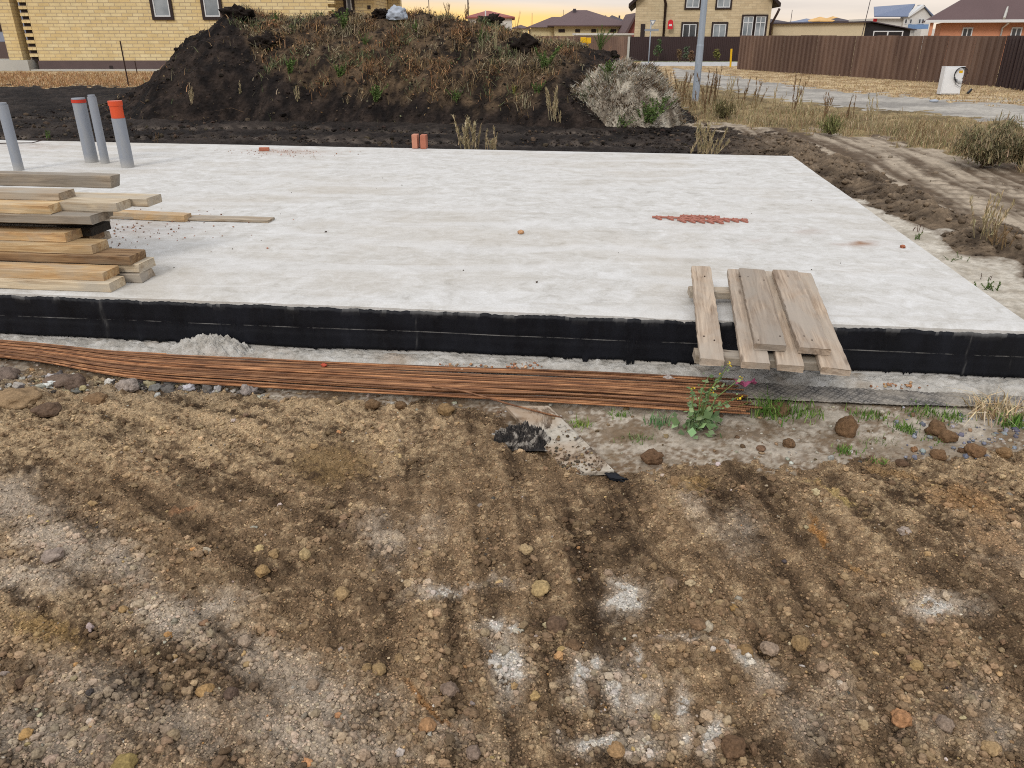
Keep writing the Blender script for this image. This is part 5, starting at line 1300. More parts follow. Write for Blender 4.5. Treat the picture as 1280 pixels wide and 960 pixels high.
for nm, x0, x1, yt, ye, mt, D_, lb in (('far_house', 641, 661, 30.5, 36, 'roof_brown', 125, 'distant brown roofed house left of the hip roofed one'), ('far_house', 661, 690, 33, 38, 'roof_brown', 130, 'distant low house between two brown roofs')):
    g = Front(nm, D_, lb, cx=(x0 + x1) / 2); g.box('wall', 'wall_cream', g.x(x0 + 1), g.x(x1 - 1), 0, 7, -.1, g.z(ye)); g.hip('roof', mt, g.x(x0 + 1), g.x(x1 - 1), 0, 7, g.z(ye), g.z(yt), None, None, .3)
h = Front('red_roof_house', 72, 'white house with a dull red gabled roof just over the mound', cx=612)
xl, xr = h.x(585), h.x(640); h.box('wall', 'white_wall', xl, xr, 0, 9, -.1, h.z(23)); h.hip('roof', 'roof_red', xl, xr, 0, 9, h.z(23), h.z(11.5), h.x(606), h.x(610), .25)
h.box('downpipe', 'white_pvc', h.x(606.5), h.x(608), -.3, -.2, h.z(30), h.z(13))
# right hand side
g = Front('grey_roof_house', 80, 'cream house with a low grey hip roof right of the beige house', cx=970)
g.box('wall', 'wall_cream', g.x(945), g.x(984), 0, 9, -.1, g.z(30)); g.hip('roof', 'roof_dark', g.x(945), g.x(980), 0, 9, g.z(30), g.z(19.5), None, None, .5)
b = Front('barn', 70, 'long flat roofed beige shed with a black end wall behind the fence', 'shed', cx=1020)
x0, x1 = b.x(966), b.x(1080.5); y_end = 4
w = MB().hexa([(x0, 0, -.1), (x1, 0, -.1), (x1, y_end, -.1), (x0, y_end, -.1), (x0, 0, b.z(30)), (x1, 0, b.z(28)), (x1, y_end, b.z(28) - .1), (x0, y_end, b.z(30) - .1)]); w.build('wall', 'plaster_beige', b.o)
w = MB().hexa([(x0 - .3, -.3, b.z(30) + .003), (x1 + .3, -.3, b.z(28) + .003), (x1 + .3, y_end, b.z(28)), (x0 - .3, y_end, b.z(30)), (x0 - .3, -.3, b.z(28.8)), (x1 + .3, -.3, b.z(26.4)), (x1 + .3, y_end, b.z(26.8)), (x0 - .3, y_end, b.z(28.8))]); w.build('roof', 'roof_dark', b.o)
xe = b.x(1142)
w = MB().hexa([(x1 + .01, .2, -.1), (xe, .6, -.1), (xe, 4, -.1), (x1 + .01, 4, -.1), (x1 + .01, .2, b.z(27.5)), (xe, .6, b.z(38)), (xe, 4, b.z(38)), (x1 + .01, 4, b.z(27.5))]); w.build('end_wall', 'black_sheet', b.o)
w = MB().hexa([(x1 + .31, -.1, b.z(27.2)), (xe + .4, .3, b.z(38) + .003), (xe + .4, 4, b.z(38) + .003), (x1 + .31, 4, b.z(27.2)), (x1 + .31, -.1, b.z(26)), (xe + .4, .3, b.z(36.8)), (xe + .4, 4, b.z(36.8)), (x1 + .31, 4, b.z(26))]); w.build('lean_to_roof', 'roof_dark', b.o)
f_ = Front('gate_frame', 50, 'thin pale pipe frame showing just over the brown fence', 'frame', cx=1110)
w = MB(); xs_ = [f_.x(1092.5), f_.x(1110), f_.x(1128.5)]; zt = f_.z(39.3)
w.tube([(xs_[0], 0, 0), (xs_[0], 0, zt), (xs_[2], 0, zt), (xs_[2], 0, 0)], .045, 6); w.tube([(xs_[1], 0, 0), (xs_[1], 0, zt)], .04, 6); w.build('rails', 'white_pvc', f_.o)
h = Front('white_house', 100, 'white house with a blue grey gabled roof over the brown fence', cx=1125)
xl, xr = h.x(1127), h.x(1160); ze = h.z(21); za = h.z(6.5); xm = h.x(1146)
w = MB().prism_y([(xl, -.1), (xr, -.1), (xr, ze), (xm, za), (xl, ze)], 0, 1.0); w.build('gable_wall', 'white_wall', h.o)
xb_ = h.x(1092); h.box('wall', 'white_wall', xb_, xl - .003, .4, 8, -.1, h.z(23))
w = MB().hexa([(h.x(1088), -.3, h.z(21.5)), (h.x(1129.5), -.3, h.z(21.5)), (xm + .1, 2, za), (h.x(1107), 4.5, h.z(8.2)), (h.x(1088), -.3, h.z(20)), (h.x(1129.5), -.3, h.z(20)), (xm + .1, 2, za + .22), (h.x(1107), 4.5, h.z(6.8))]); w.build('roof', 'roof_blue', h.o)
w = MB().hexa([(h.x(1129.5), -.35, h.z(20.8)), (h.x(1131), -.35, h.z(21.6)), (xm + .3, -.35, h.z(7.6)), (xm, -.35, h.z(5.8)), (h.x(1129.5), .3, h.z(20.8)), (h.x(1131), .3, h.z(21.6)), (xm + .3, .3, h.z(7.6)), (xm, .3, h.z(5.8))]); w.build('barge_board', 'white_pvc', h.o)
w = MB().hexa([(xm, -.35, h.z(5.8)), (xm + .1, -.35, h.z(7.6)), (h.x(1163), -.35, h.z(23)), (h.x(1164), -.35, h.z(21.5)), (xm, 1.2, h.z(5.8)), (xm + .1, 1.2, h.z(7.6)), (h.x(1163), 1.2, h.z(23)), (h.x(1164), 1.2, h.z(21.5))]); w.build('barge_board', 'roof_blue', h.o)
for a in (1128, 1134, 1145, 1149): h.window(h.x(a), h.x(a + 3.4), h.z(30), h.z(23.5), None, 0, True)
h.box('balcony_cloth', 'cloth_blue', h.x(1131), h.x(1156), -.6, -.5, h.z(36), h.z(30.5)); h.box('wall_sign', 'sign_red', h.x(1090.5), h.x(1095), .3, .38, h.z(27), h.z(23))
h.box('porch', 'white_wall', h.x(1140), h.x(1160), -2.2, -.61, -.1, h.z(36.5))
o_ = Front('orange_house', 50, 'orange brick house with a brown hip roof at the right edge', cx=1154, rz=R(-24))
xl, xr = o_.x(1175), o_.x(1420); ze = o_.z(28.5); o_.box('wall', 'orange_brick', xl, xr, 0, 6.4, -.1, ze)
o_.box('fascia', 'white_pvc', o_.x(1153.5), xr + .7, -.75, -.6, ze, o_.z(25.2))
w = MB(); xa, xb = o_.x(1154), xr + .7; y0, y1 = -.72, 7.2; zr = ze + .10; zt = zr + 3.0
w.add([(xa, y0, zr), (xb, y0, zr), (xb, y1, zr), (xa, y1, zr), (xa + 4.6, 3.2, zt), (xb - 3.6, 3.2, zt)], [(0, 3, 2, 1), (0, 1, 5, 4), (1, 2, 5), (2, 3, 4, 5), (3, 0, 4)]); w.build('roof', 'roof_brown', o_.o)
w = MB(); w.tube([(o_.x(1249), -.78, o_.z(24)), (o_.x(1258), -.78 + 2.4, o_.z(-8))], .07, 6); w.build('ridge_strip', 'pale_concrete', o_.o)
w = MB(); w.tube([(o_.x(1277), 1.6, zr + 1.0), (o_.x(1276), 1.6, zr + 1.75)], .09, 8); w.build('roof_vent', 'dark_brown', o_.o)
w = MB(); w.tube([(o_.x(1258), -.66, o_.z(27)), (o_.x(1256), -.5, o_.z(30)), (o_.x(1251.5), -.1, o_.z(35)), (o_.x(1251.5), -.1, 0)], .055, 8); w.build('downpipe', 'white_pvc', o_.o, True)
for a, b in ((1202.5, 1215.5), (1263.5, 1277)): o_.window(o_.x(a), o_.x(b), o_.z(48), o_.z(34.5), None, 1, True)
o_.box('porch_pillar', 'orange_brick', o_.x(1160.5), o_.x(1164.5), -.5, 0, -.1, ze)
for (x0, x1, yt, ye, mt, wm, D_, lb, nm) in ((994, 1012, 25.5, 28.5, 'roof_blue', 'white_wall', 130, 'distant pale house with a flat blue grey roof', 'far_house'), (1006, 1024, 22.5, 27.5, 'roof_blue', 'white_wall', 135, 'distant small house with a blue grey roof beside bare rafters', 'far_house'),
                               (1023, 1042, 20.2, 27, 'timber_new', 'white_wall', 130, 'left one of two unfinished roofs of fresh yellow timber', 'unfinished_house'), (1040, 1057, 19.6, 27, 'timber_new', 'white_wall', 134, 'right one of two unfinished roofs of fresh yellow timber', 'unfinished_house'), (1046, 1063, 21.5, 27.5, 'roof_dark', 'white_wall', 128, 'distant grey gable right of the yellow timber roofs', 'far_house')):
    g = Front(nm, D_, lb, cx=(x0 + x1) / 2); g.box('wall', wm, g.x(x0 + 1), g.x(x1 - 1), 0, 7, -.1, g.z(ye)); g.hip('roof', mt, g.x(x0 + 1), g.x(x1 - 1), 0, 7, g.z(ye), g.z(yt), None, None, .25)

# fences
def corr_fence(name, A0, B0, ht, mat, label, sheet=1.15, period=.29, depth=.06, posts=True):
    L = (B0 - A0).length; ang = math.atan2(B0.y - A0.y, B0.x - A0.x); o = empty(name, (A0.x, A0.y, 0), ang, label, 'fence')
    n = max(1, round(L / sheet)); sw = L / n
    for i in range(n):
        w = MB(); pts = []; x = i * sw; off = random.uniform(0, .012)
        while x < (i + 1) * sw - .01:
            for dx, y in ((0, 0), (.28, 0), (.34, -depth), (.74, -depth), (.80, 0)):
                xx = x + dx * period
                if xx < (i + 1) * sw + .05: pts.append((xx, y - off))
            x += period
        m = len(pts); zt = ht + random.uniform(-.012, .012)
        w.v = [(a, b, -.05) for a, b in pts] + [(a, b, zt) for a, b in pts] + [(a, b + .012, -.05) for a, b in pts] + [(a, b + .012, zt) for a, b in pts]
        for k in range(m - 1):
            w.f.append((k, k + 1, m + k + 1, m + k)); w.f.append((2 * m + k + 1, 2 * m + k, 3 * m + k, 3 * m + k + 1)); w.f.append((m + k, m + k + 1, 3 * m + k + 1, 3 * m + k))
        p = w.build('sheet', mat, o); p.rotation_euler = (0, 0, 0)
    if posts:
        for i in range(0, n + 1, 2):
            MB().box(i * sw - .03, i * sw + .03, .03, .09, -.1, ht - .08).build('post', 'brown_metal', o)
    for zz in (.35, ht - .3): MB().box(.05, L - .05, .026, .029 + .03, zz, zz + .04).build('rail', 'brown_metal', o)
    return o
def gx_at(px_, py_): p = gp(px_, py_, 0); return Vector((p.x, p.y, 0))
fa, fb, fc = gx_at(921, 86.5), gx_at(1244, 108), gx_at(1300, 117)
corr_fence('corrugated_fence', fa, fb, 1.575, 'corrugated_brown', 'long brown corrugated metal fence running along the gravel road')
corr_fence('corrugated_fence', fb + Vector((.06, .05, 0)), fc, 1.575, 'corrugated_dark', 'short dark corrugated fence turning the corner at the right edge')
D_ = 56.0
fx = lambda p_: dp(p_, 60, D_).x
corr_fence('dark_fence', Vector((fx(786.5), D_, 0)), Vector((fx(930), D_, 0)), 1.50, 'corrugated_dark', 'dark brown sheet fence in front of the beige house', 1.2, .25, .02)
corr_fence('brown_fence', Vector((fx(655), D_ + .1, 0)), Vector((fx(784), D_, 0)), 1.52, 'corrugated_brown', 'lighter brown sheet fence behind the mound and yellow box', 1.2, .25, .02)
o = MB().box(-.07, .07, -.1, .04, -.1, 1.5).build('fence_post', 'pale_concrete'); o.location = (fx(785.3), D_ - .05, 0); tag(o, 'pale post where the lighter and the dark brown fence meet', 'post')

# lamp pole
b = gp(868.5, 131, 0); pole = empty('street_lamp', b, 0, 'tall galvanised lamp pole standing in dry weeds by the road', 'street lamp')
w = MB(); w.tube([(0, 0, -.1), (0, 0, 1.35)], [.088, .086], 10); w.build('pole_base', 'galvanised', pole)
w = MB(); w.tube([(0, 0, 1.351), (0, 0, 1.40), (0, 0, 8.5)], [.086, .080, .05], 10); w.build('shaft', 'galvanised', pole)
w = MB(); w.tube([(0, 0, 0), (0, 0, .06)], .16, 16); w.build('base_plate', 'pale_concrete', pole)
w = MB(); w.box(-.04, .04, -.092, -.075, .55, .95); w.build('hatch', 'galvanised', pole)
w = MB(); w.tube([(0, 0, 8.45), (.05, .3, 8.8), (.1, 1.2, 8.95)], [.05, .045, .04], 8); w.build('arm', 'galvanised', pole, True)
w = MB(); w.hexa([(0, 1.1, 8.88), (.22, 1.1, 8.88), (.20, 1.8, 8.92), (.02, 1.8, 8.92), (.02, 1.1, 9.0), (.2, 1.1, 9.0), (.18, 1.8, 8.98), (.04, 1.8, 8.98)]); w.build('lamp_head', 'roof_dark', pole, False, .01)
# electric cabinet with cable coil
b = gp(1187, 119, 0); ec = empty('electric_cabinet', b, R(4), 'white metal cabinet leaning slightly by the road in front of the fence', 'cabinet'); ec.rotation_euler = (R(-1), R(0), R(-6))
w = MB().box(-.27, .27, 0, .28, .02, .76); w.build('cabinet_body', 'white_enamel', ec, False, .012)
w = MB().box(-.245, .245, -.012, -.001, .05, .73); w.build('door', 'white_enamel', ec, False, .004)
w = MB().box(-.275, .275, -.006, .285, .762, .775); w.build('lid', 'white_enamel', ec, False, .006)
w = MB().box(.12, .22, -.016, -.0125, .60, .67); w.build('sticker', 'yellow_paint', ec)
co_ = empty('cable_coil', b, 0, 'black cable coil hung over the corner of the white cabinet', 'cable')
w = MB()
for k in range(4):
    r_ = .150 + .016 * k; cxk, czk = .13 + .014 * k, .58 - .012 * k
    w.tube([(cxk + r_ * math.cos(t), -.05 - .012 * k + .01 * math.sin(t * 2), czk + r_ * 1.1 * math.sin(t)) for t in np.linspace(-.9 + .5 * k, 4.6 + .35 * k, 26)], .007, 6)
w.tube([(.02, -.05, .50), (.06, -.07, .30), (.22, -.08, .22), (.30, -.06, .30)], .006, 6); w.build('coil', 'black_rubber', co_, True)
o = MB().tube([gp(1174, 105, 0) + Vector((0, 0, .12)), gp(1177, 112, 0) + Vector((0, 0, .02))], .05, 6).build('cable_end', 'black_rubber'); tag(o, 'short black cable stub standing left of the white cabinet', 'cable')
o = MB().tube([gp(1209, 117, .02), gp(1214, 112, .10)], .04, 6).build('cable_end', 'black_rubber'); tag(o, 'short black cable stub lying right of the white cabinet', 'cable')
V, Fc = rock_shape(2, 5, .4); o = mesh_np('plastic_bag', V * np.array([.11, .08, .04]), None, Fc, 'plastic_white'); pp = gp(1168, 126, .05); o.location = pp; tag(o, 'pale blue plastic scrap on the verge before the cabinet', 'plastic scrap')
# road sign seen from behind, yellow marker post, yellow box on a post
b = gp(810.5, 79, 0); D_ = b.y; sg = empty('road_sign', b, 0, 'triangular road sign seen from behind on a thin grey pole', 'road sign')
zz = lambda y_: dp(640, y_, D_).z; xx = lambda x_: dp(x_, 40, D_).x - b.x
w = MB().tube([(0, 0, -.1), (0, 0, zz(25))], .035, 8); w.build('pole', 'galvanised', sg, True)
w = MB().prism_y([(xx(811), zz(25)), (xx(819), zz(25)), (xx(815), zz(32.5))], -.06, -.045); w.build('plate', 'sign_back', sg)
w = MB().prism_y([(xx(812.6), zz(26)), (xx(817.4), zz(26)), (xx(815), zz(30.6))], -.064, -.061); w.build('face', 'sign_white', sg)
w = MB().box(xx(805.5), xx(823), -.06, -.045, zz(39), zz(36.2)); w.build('name_plate', 'sign_back', sg)
b = gp(913, 84, 0); o = MB().tube([b + Vector((0, 0, -.1)), dp(914.4, 61, b.y)], .055, 8).build('marker_post', 'yellow_paint'); tag(o, 'thin yellow marker post in front of the dark fence corner', 'post')
D_ = 40; yb = empty('yellow_box', dp(735, 50, D_) * 1, 0, 'small yellow gas box on a post behind the mound end', 'box'); yb.location.z = 0
zz = lambda y_: dp(640, y_, D_).z
w = MB().box(dp(726, 50, D_).x - yb.location.x, dp(732.6, 50, D_).x - yb.location.x, 0, .3, zz(53.5), zz(46.5)); w.build('box_body', 'yellow_paint', yb, False, .02)
w = MB().box(dp(733, 50, D_).x - yb.location.x, dp(739, 50, D_).x - yb.location.x, .02, .3, zz(54.5), zz(47)); w.build('box_body', 'yellow_paint', yb, False, .02)
w = MB().tube([(0, .15, -.1), (0, .15, zz(53))], .04, 8); w.build('post', 'yellow_paint', yb)
# stakes, masts
for (bx, by, ty_, lb) in ((161, 108, 51, 'rusty iron stake standing tallest before the yellow house'), (171.5, 92, 76, 'short rusty iron stake near the yellow house wall'), (253.5, 55, 38, 'rusty iron stake half hidden behind the mound slope')):
    D_ = gp(bx, by, 0).y if by > 60 else 24.0
    b = dp(bx, by, D_); t = dp(bx, ty_, D_); t.x = b.x; b.z = -.2
    o = MB().tube([b, t], .022, 6).build('iron_stake', 'dark_iron'); tag(o, lb, 'stake', 'iron stakes around the mound')
for (bx, D_, ht, r_, lb) in ((537, 85, 9.5, .05, 'thin grey mast over the mound, left of two'), (585.5, 78, 9.5, .08, 'thicker grey mast by the red roofed house'), (988, 120, 4.8, .06, 'faint thin mast behind the beige shed roof'), (1078, 70, 8, .035, 'thin leaning mast beside the black shed end'), (665, 110, 4.2, .05, 'faint short mast above the far brown roofs'), (704, 112, 4.6, .04, 'faint thin mast over the brown hip roof')):
    x_ = dp(bx, 30, D_).x; o = MB().tube([(x_, D_, -.1), (x_ + (.6 if bx == 1078 else 0), D_, ht)], [r_, r_ * .6], 6).build('mast', 'roof_dark'); tag(o, lb, 'mast', 'thin masts on the skyline')
# bag on top of the mound
V, Fc = ICO[4]; f = .40 * pn3(V * 1.4 + 5) + .38 * (np.abs(pn3(V * 2.6 + 2)) - .2) + .16 * np.abs(pn3(V * 6)); V = V * (1 + f)[:, None]; V[:, 2] = np.maximum(V[:, 2], -.55)
bx = -2.42; by = 18.9; o = mesh_np('plastic_sack', V * np.array([.21, .18, .17]), None, Fc, 'plastic_white'); o.location = (dp(496, 12, by).x, by, float(mz(dp(496, 12, by).x, by)[0]) + .12); tag(o, 'crumpled grey white plastic sack on top of the mound', 'sack')

# ------------------------------------------------------------------ plants
def stalks(name, px_, py_, hpx, n, spread, cs, label, cat='dry plant', z=None, leafy=.5, seedy=True, group=None, lean=.18):
    p = gp(px_, py_, 0 if z is None else z); d = p.y * cP + (H - p.z) * sP; ht = hpx / F * d
    o = empty(name, p, 0, label, cat, group); w = MB(); LP = []; 
    for i in range(n):
        a = random.uniform(0, 6.28); b0 = Vector((random.gauss(0, spread * .3), random.gauss(0, spread * .2), -.02)); ln = abs(random.gauss(0, lean)); hh = ht * random.uniform(.45, 1)
        t = b0 + Vector((math.cos(a) * ln * hh + random.gauss(0, spread * .3), math.sin(a) * ln * hh, hh)); m1_ = b0.lerp(t, .5) + Vector((0, 0, hh * .06))
        r0 = .002 + ht * .007; w.tube([b0, m1_, t], [r0, r0 * .8, r0 * .4], 5)
        k = int(44 * leafy * max(1, hh / .3))
        for j in range(k):
            u = random.uniform(.25 if seedy else .05, 1); q = (b0.lerp(m1_, u * 2) if u < .5 else m1_.lerp(t, u * 2 - 1)); s_ = hh * (.030 if seedy else .05) * (1.15 - u * .6)
            LP.append((q.x + random.gauss(0, s_ * .6), q.y + random.gauss(0, s_ * .6), q.z + random.gauss(0, s_)))
    ob = w.build('stem', None, o); nvv = len(ob.data.vertices); ob.data.materials.append(MAT['leaf'])
    at = ob.data.color_attributes.new('Col', 'FLOAT_COLOR', 'POINT'); c = pal(1, cs[0])[0] * .85; at.data.foreach_set('color', np.tile(np.append(c, 1), nvv).astype(np.float32))
    if LP:
        LP = np.array(LP)
        if seedy: blades('foliage', LP, rng.uniform(.5, 1.3, len(LP)) * min(ht, .7) * .13, min(ht, .7) * .020, pal(len(LP), *cs), lean=.45, parent=o)
        else: leaves('foliage', LP, rng.uniform(.5, 1.3, len(LP)) * (min(ht, .7) * .085), pal(len(LP), *cs), flat=.8, parent=o)
    return o
DRY = [(190, 172, 134), (164, 146, 110), (206, 190, 154)]; DRY2 = [(138, 112, 80), (156, 130, 98), (118, 98, 76)]
GRN = [(96, 118, 62), (118, 138, 78), (82, 104, 54)]
stalks('dry_weed', 586, 192, 46, 14, .22, DRY, 'tuft of straw coloured wormwood at the slab far edge, left of two', z=.05, leafy=1.2, group='dry weeds at the slab far edge')
stalks('dry_weed', 613, 192, 34, 9, .16, DRY, 'smaller straw coloured tuft beside the bigger wormwood tuft', z=.05, leafy=1.2, group='dry weeds at the slab far edge')
stalks('dry_weed', 884, 198, 44, 20, .34, DRY, 'wide straw coloured wormwood tuft at the slab far right edge', z=.05, leafy=1.1, group='dry weeds at the slab far edge')
stalks('dry_weed', 491, 183, 14, 3, .05, DRY2, 'single thin brown stalk near the two bricks', z=.05, leafy=.5)
stalks('dry_weed', 194, 178, 18, 3, .10, DRY2, 'thin brown weed leaning at the far edge behind the pipes', z=.05, leafy=.6)
stalks('green_weed', 60, 174, 16, 6, .16, GRN, 'small green weed at the far edge behind the leftmost pipe', 'weed', z=.05, leafy=1.0, seedy=False)
stalks('dry_weed', 1231, 303, 62, 12, .16, DRY, 'tall thin dry stalks on the brown bank at the right', z=.05, leafy=.5, group=None)
stalks('dry_weed', 1244, 310, 34, 10, .18, DRY2, 'low brown dead weed at the foot of the tall dry stalks', z=.05, leafy=1.0)
stalks('sand_weed', 1146, 298, 12, 7, .10, GRN, 'green tuft with a dark stalk on the sand beside the slab', 'weed', z=.03, leafy=1.2, seedy=False)
stalks('sand_weed', 1144, 290, 16, 4, .10, [(92, 62, 52), (76, 54, 46)], 'dark red dead stalk behind the green tuft on the sand', 'weed', z=.03, leafy=.6)
stalks('sand_weed', 1190, 326, 10, 7, .16, GRN, 'flat green weed on the sand, middle of three', 'weed', z=.03, leafy=1.2, seedy=False, lean=.9)
stalks('sand_weed', 1234, 362, 18, 10, .12, GRN, 'biggest green weed on the sand close to the slab edge', 'weed', z=.03, leafy=1.4, seedy=False, lean=.5)
stalks('sand_weed', 1232, 350, 16, 3, .06, [(84, 62, 50)], 'dark bare stalk standing over the biggest sand weed', 'weed', z=.03, leafy=.5)
# yellow flowered weed in front of the rods
wp = gp(872, 536, .01); yf_ = empty('yellow_flower_weed', wp, 0, 'green weed with yellow flowers leaning over the rusty rod ends', 'weed')
w = MB(); LP = []; tips = []
for (tx_, ty_, th_) in ((915, 462, .42), (932, 480, .34), (890, 488, .30), (870, 494, .26), (925, 500, .26), (905, 478, .38), (884, 470, .40)):
    pz = dp(tx_, ty_, wp.y - .03) - wp; pz.y = random.uniform(-.05, .05); m1_ = pz * .5 + Vector((-.015, 0, .03)); w.tube([(0, 0, -.01), m1_, pz], [.004, .003, .0015], 6)
    for j in range(26):
        u = random.uniform(.1, 1); q = (m1_ * (u * 2) if u < .5 else m1_.lerp(pz, u * 2 - 1)); LP.append((q.x + random.gauss(0, .012), q.y + random.gauss(0, .01), q.z + random.gauss(0, .012)))
    tips.append(pz)
for j in range(70): LP.append((random.gauss(0, .06), random.gauss(0, .04), abs(random.gauss(.02, .03))))
ob = w.build('stem', None, yf_); ob.data.materials.append(MAT['leaf']); at = ob.data.color_attributes.new('Col', 'FLOAT_COLOR', 'POINT'); at.data.foreach_set('color', np.tile(np.append(A(120, 140, 82), 1), len(ob.data.vertices)).astype(np.float32))
LP = np.array(LP); low_ = LP[:, 2] < .09
leaves('foliage', LP, np.where(low_, rng.uniform(.025, .055, len(LP)), rng.uniform(.010, .028, len(LP))), pal(len(LP), (128, 154, 108), (148, 170, 122), (108, 134, 88)), parent=yf_)
for t in tips[:6]:
    q = np.array(t)[None] + rng.normal(0, .005, (6, 3)); leaves('flower', q, .011, np.tile(A(236, 206, 60), (6, 1)), parent=yf_)
# green grass tufts along the membrane
def tuft(px_, py_, wpx, hpx, n, cs, label, name='grass_tuft', lean=.6, cat='grass tuft'):
    p = on(px_, py_); d = p.y * cP + (H - p.z) * sP; wd = wpx / F * d / 2; ht = hpx / F * d
    P = np.stack([rng.normal(0, wd * .5, n), rng.normal(0, wd * .35, n), np.full(n, -.004)], 1)
    o = blades(name, P, ht * rng.uniform(.5, 1.2, n), .004 + ht * .03, pal(n, *cs), lean=lean); o.location = p; return tag(o, label, cat)
GG = [(98, 134, 58), (122, 152, 74), (84, 116, 50), (140, 160, 92)]
tuft(962, 518, 60, 26, 130, GG, 'bright green grass tuft covering the cut ends of the rods', lean=.9)
tuft(1000, 518, 60, 13, 110, GG, 'low green grass right of the clod at the rod ends')
tuft(1090, 522, 46, 12, 100, GG, 'low green grass under the membrane edge, above the biggest clod')
tuft(1131, 538, 34, 12, 110, GG, 'round green grass cushion between the biggest clod and the clod pair')
tuft(1160, 517, 70, 11, 130, GG, 'long green grass fringe below the membrane edge')
tuft(1190, 524, 34, 12, 80, GG, 'green grass tuft just behind the clod pair')
tuft(1057, 564, 34, 9, 90, GG, 'small green tuft in front of the biggest clod')
tuft(1095, 553, 40, 8, 40, [(140, 150, 104), (120, 132, 88)], 'sparse pale green weed on the bare silt')
tuft(1098, 578, 24, 7, 40, GG, 'tiny green tuft where silt meets the brown soil')
tuft(725, 532, 30, 10, 70, [(150, 172, 84), (120, 146, 70)], 'yellow green grass tuft right of the buried board')
tuft(776, 520, 28, 10, 50, GG, 'small green tuft just under the rods, right of the buried board')
tuft(795, 550, 44, 9, 70, [(126, 142, 90), (104, 124, 72)], 'dull green ground weed between the buried board and the flowering weed')
tuft(822, 530, 36, 18, 46, [(126, 158, 110), (104, 138, 90)], 'bluish green leafy weed left of the flowering weed')
tuft(1246, 520, 70, 32, 170, [(206, 184, 146), (186, 160, 122), (222, 204, 172)], 'straw coloured dead grass clump at the right end of the membrane', 'dead_grass', 1.0, 'dead grass')
tuft(1268, 532, 40, 20, 80, GG, 'green leaves under the straw coloured dead clump', 'green_weed', .8, 'weed')
tuft(1170, 552, 50, 7, 40, GG, 'thin green blades among the bluish chippings')
# pink wrapper
pw = gp(931, 481, .075); V = []; 
gxw, gyw = np.meshgrid(np.linspace(-1, 1, 14), np.linspace(-1, 1, 10)); zz_ = .012 * np.sin(gxw * 5 + gyw * 2) + .02 * np.abs(gxw) + .01 * fbm(gxw * 2, gyw * 2, 3)
V = np.stack([gxw * .05 * (.5 + .5 * np.abs(gxw)), gyw * .022 * (.3 + .7 * np.abs(gxw)), zz_], -1).reshape(-1, 3); i5 = np.arange(140).reshape(10, 14)
o = mesh_np('candy_wrapper', V, np.stack([i5[:-1, :-1], i5[:-1, 1:], i5[1:, 1:], i5[1:, :-1]], -1).reshape(-1, 4), None, 'pink_foil'); so = o.modifiers.new('t', 'SOLIDIFY'); so.thickness = .0008; o.location = pw; tag(o, 'crumpled pink candy wrapper on the rod ends beside the flowering weed', 'wrapper')
# grass on verge, field strips (uncountable)
def strip_blades(name, N, cond, h, w_, cs, lean=.6, rows_=None):
    P = []
    out = []
    while sum(len(q) for q in out) < N:
        i = rng.integers(0, nr - 1, 40000); j = rng.integers(0, nc - 1, 40000); k = cond(i, j); i, j = i[k], j[k]
        if len(i) == 0: break
        x = X[i, j] + rng.uniform(-.5, .5, len(i)) * (X[i, j + 1] - X[i, j]); y = Y[i, j] + rng.uniform(-.5, .5, len(i)) * (Y[i, j] - Y[i + 1, j])
        out.append(np.stack([x, y, Zg[i, j] - .01], 1))
    P = np.concatenate(out)[:N]; n = len(P); cl = fbm(P[:, 0] * 1.1, P[:, 1] * 1.1, 3, .6, 14.0)
    vx, vy = proj(P[:, 0], P[:, 1], np.zeros(n)); hh = h * rng.uniform(.4, 1.2, n) * np.clip(1 + 1.3 * cl, .3, 2) * (np.clip((vy - ci(vx, ROAD_BOT)) / 26, .12, 1) if name == 'verge_weeds' else 1); o = blades(name, P, hh, w_, pal(n, *cs), lean=lean); return tag(o, kind='stuff')
strip_blades('verge_weeds', 22000, lambda i, j: (ID[i, j] == 5) & (PX[i, j] < 1340) & (PY[i, j] > 112), .14, .009, [(186, 164, 126), (166, 142, 106), (146, 138, 98), (204, 184, 148), (134, 128, 90), (150, 122, 96)], .6)
strip_blades('field_grass', 20000, lambda i, j: (ID[i, j] == 7) & (PX[i, j] > 820) & (PX[i, j] < 1330) & (PY[i, j] > 83), .07, .018, [(206, 180, 138), (184, 158, 118), (220, 198, 160), (166, 142, 106)], .9)
strip_blades('left_grass', 12000, lambda i, j: (ID[i, j] == 7) & (PX[i, j] < 230) & (PX[i, j] > -60) & (PY[i, j] > 91.5), .12, .022, [(190, 150, 108), (172, 130, 92), (204, 170, 126), (150, 116, 82)], .7)
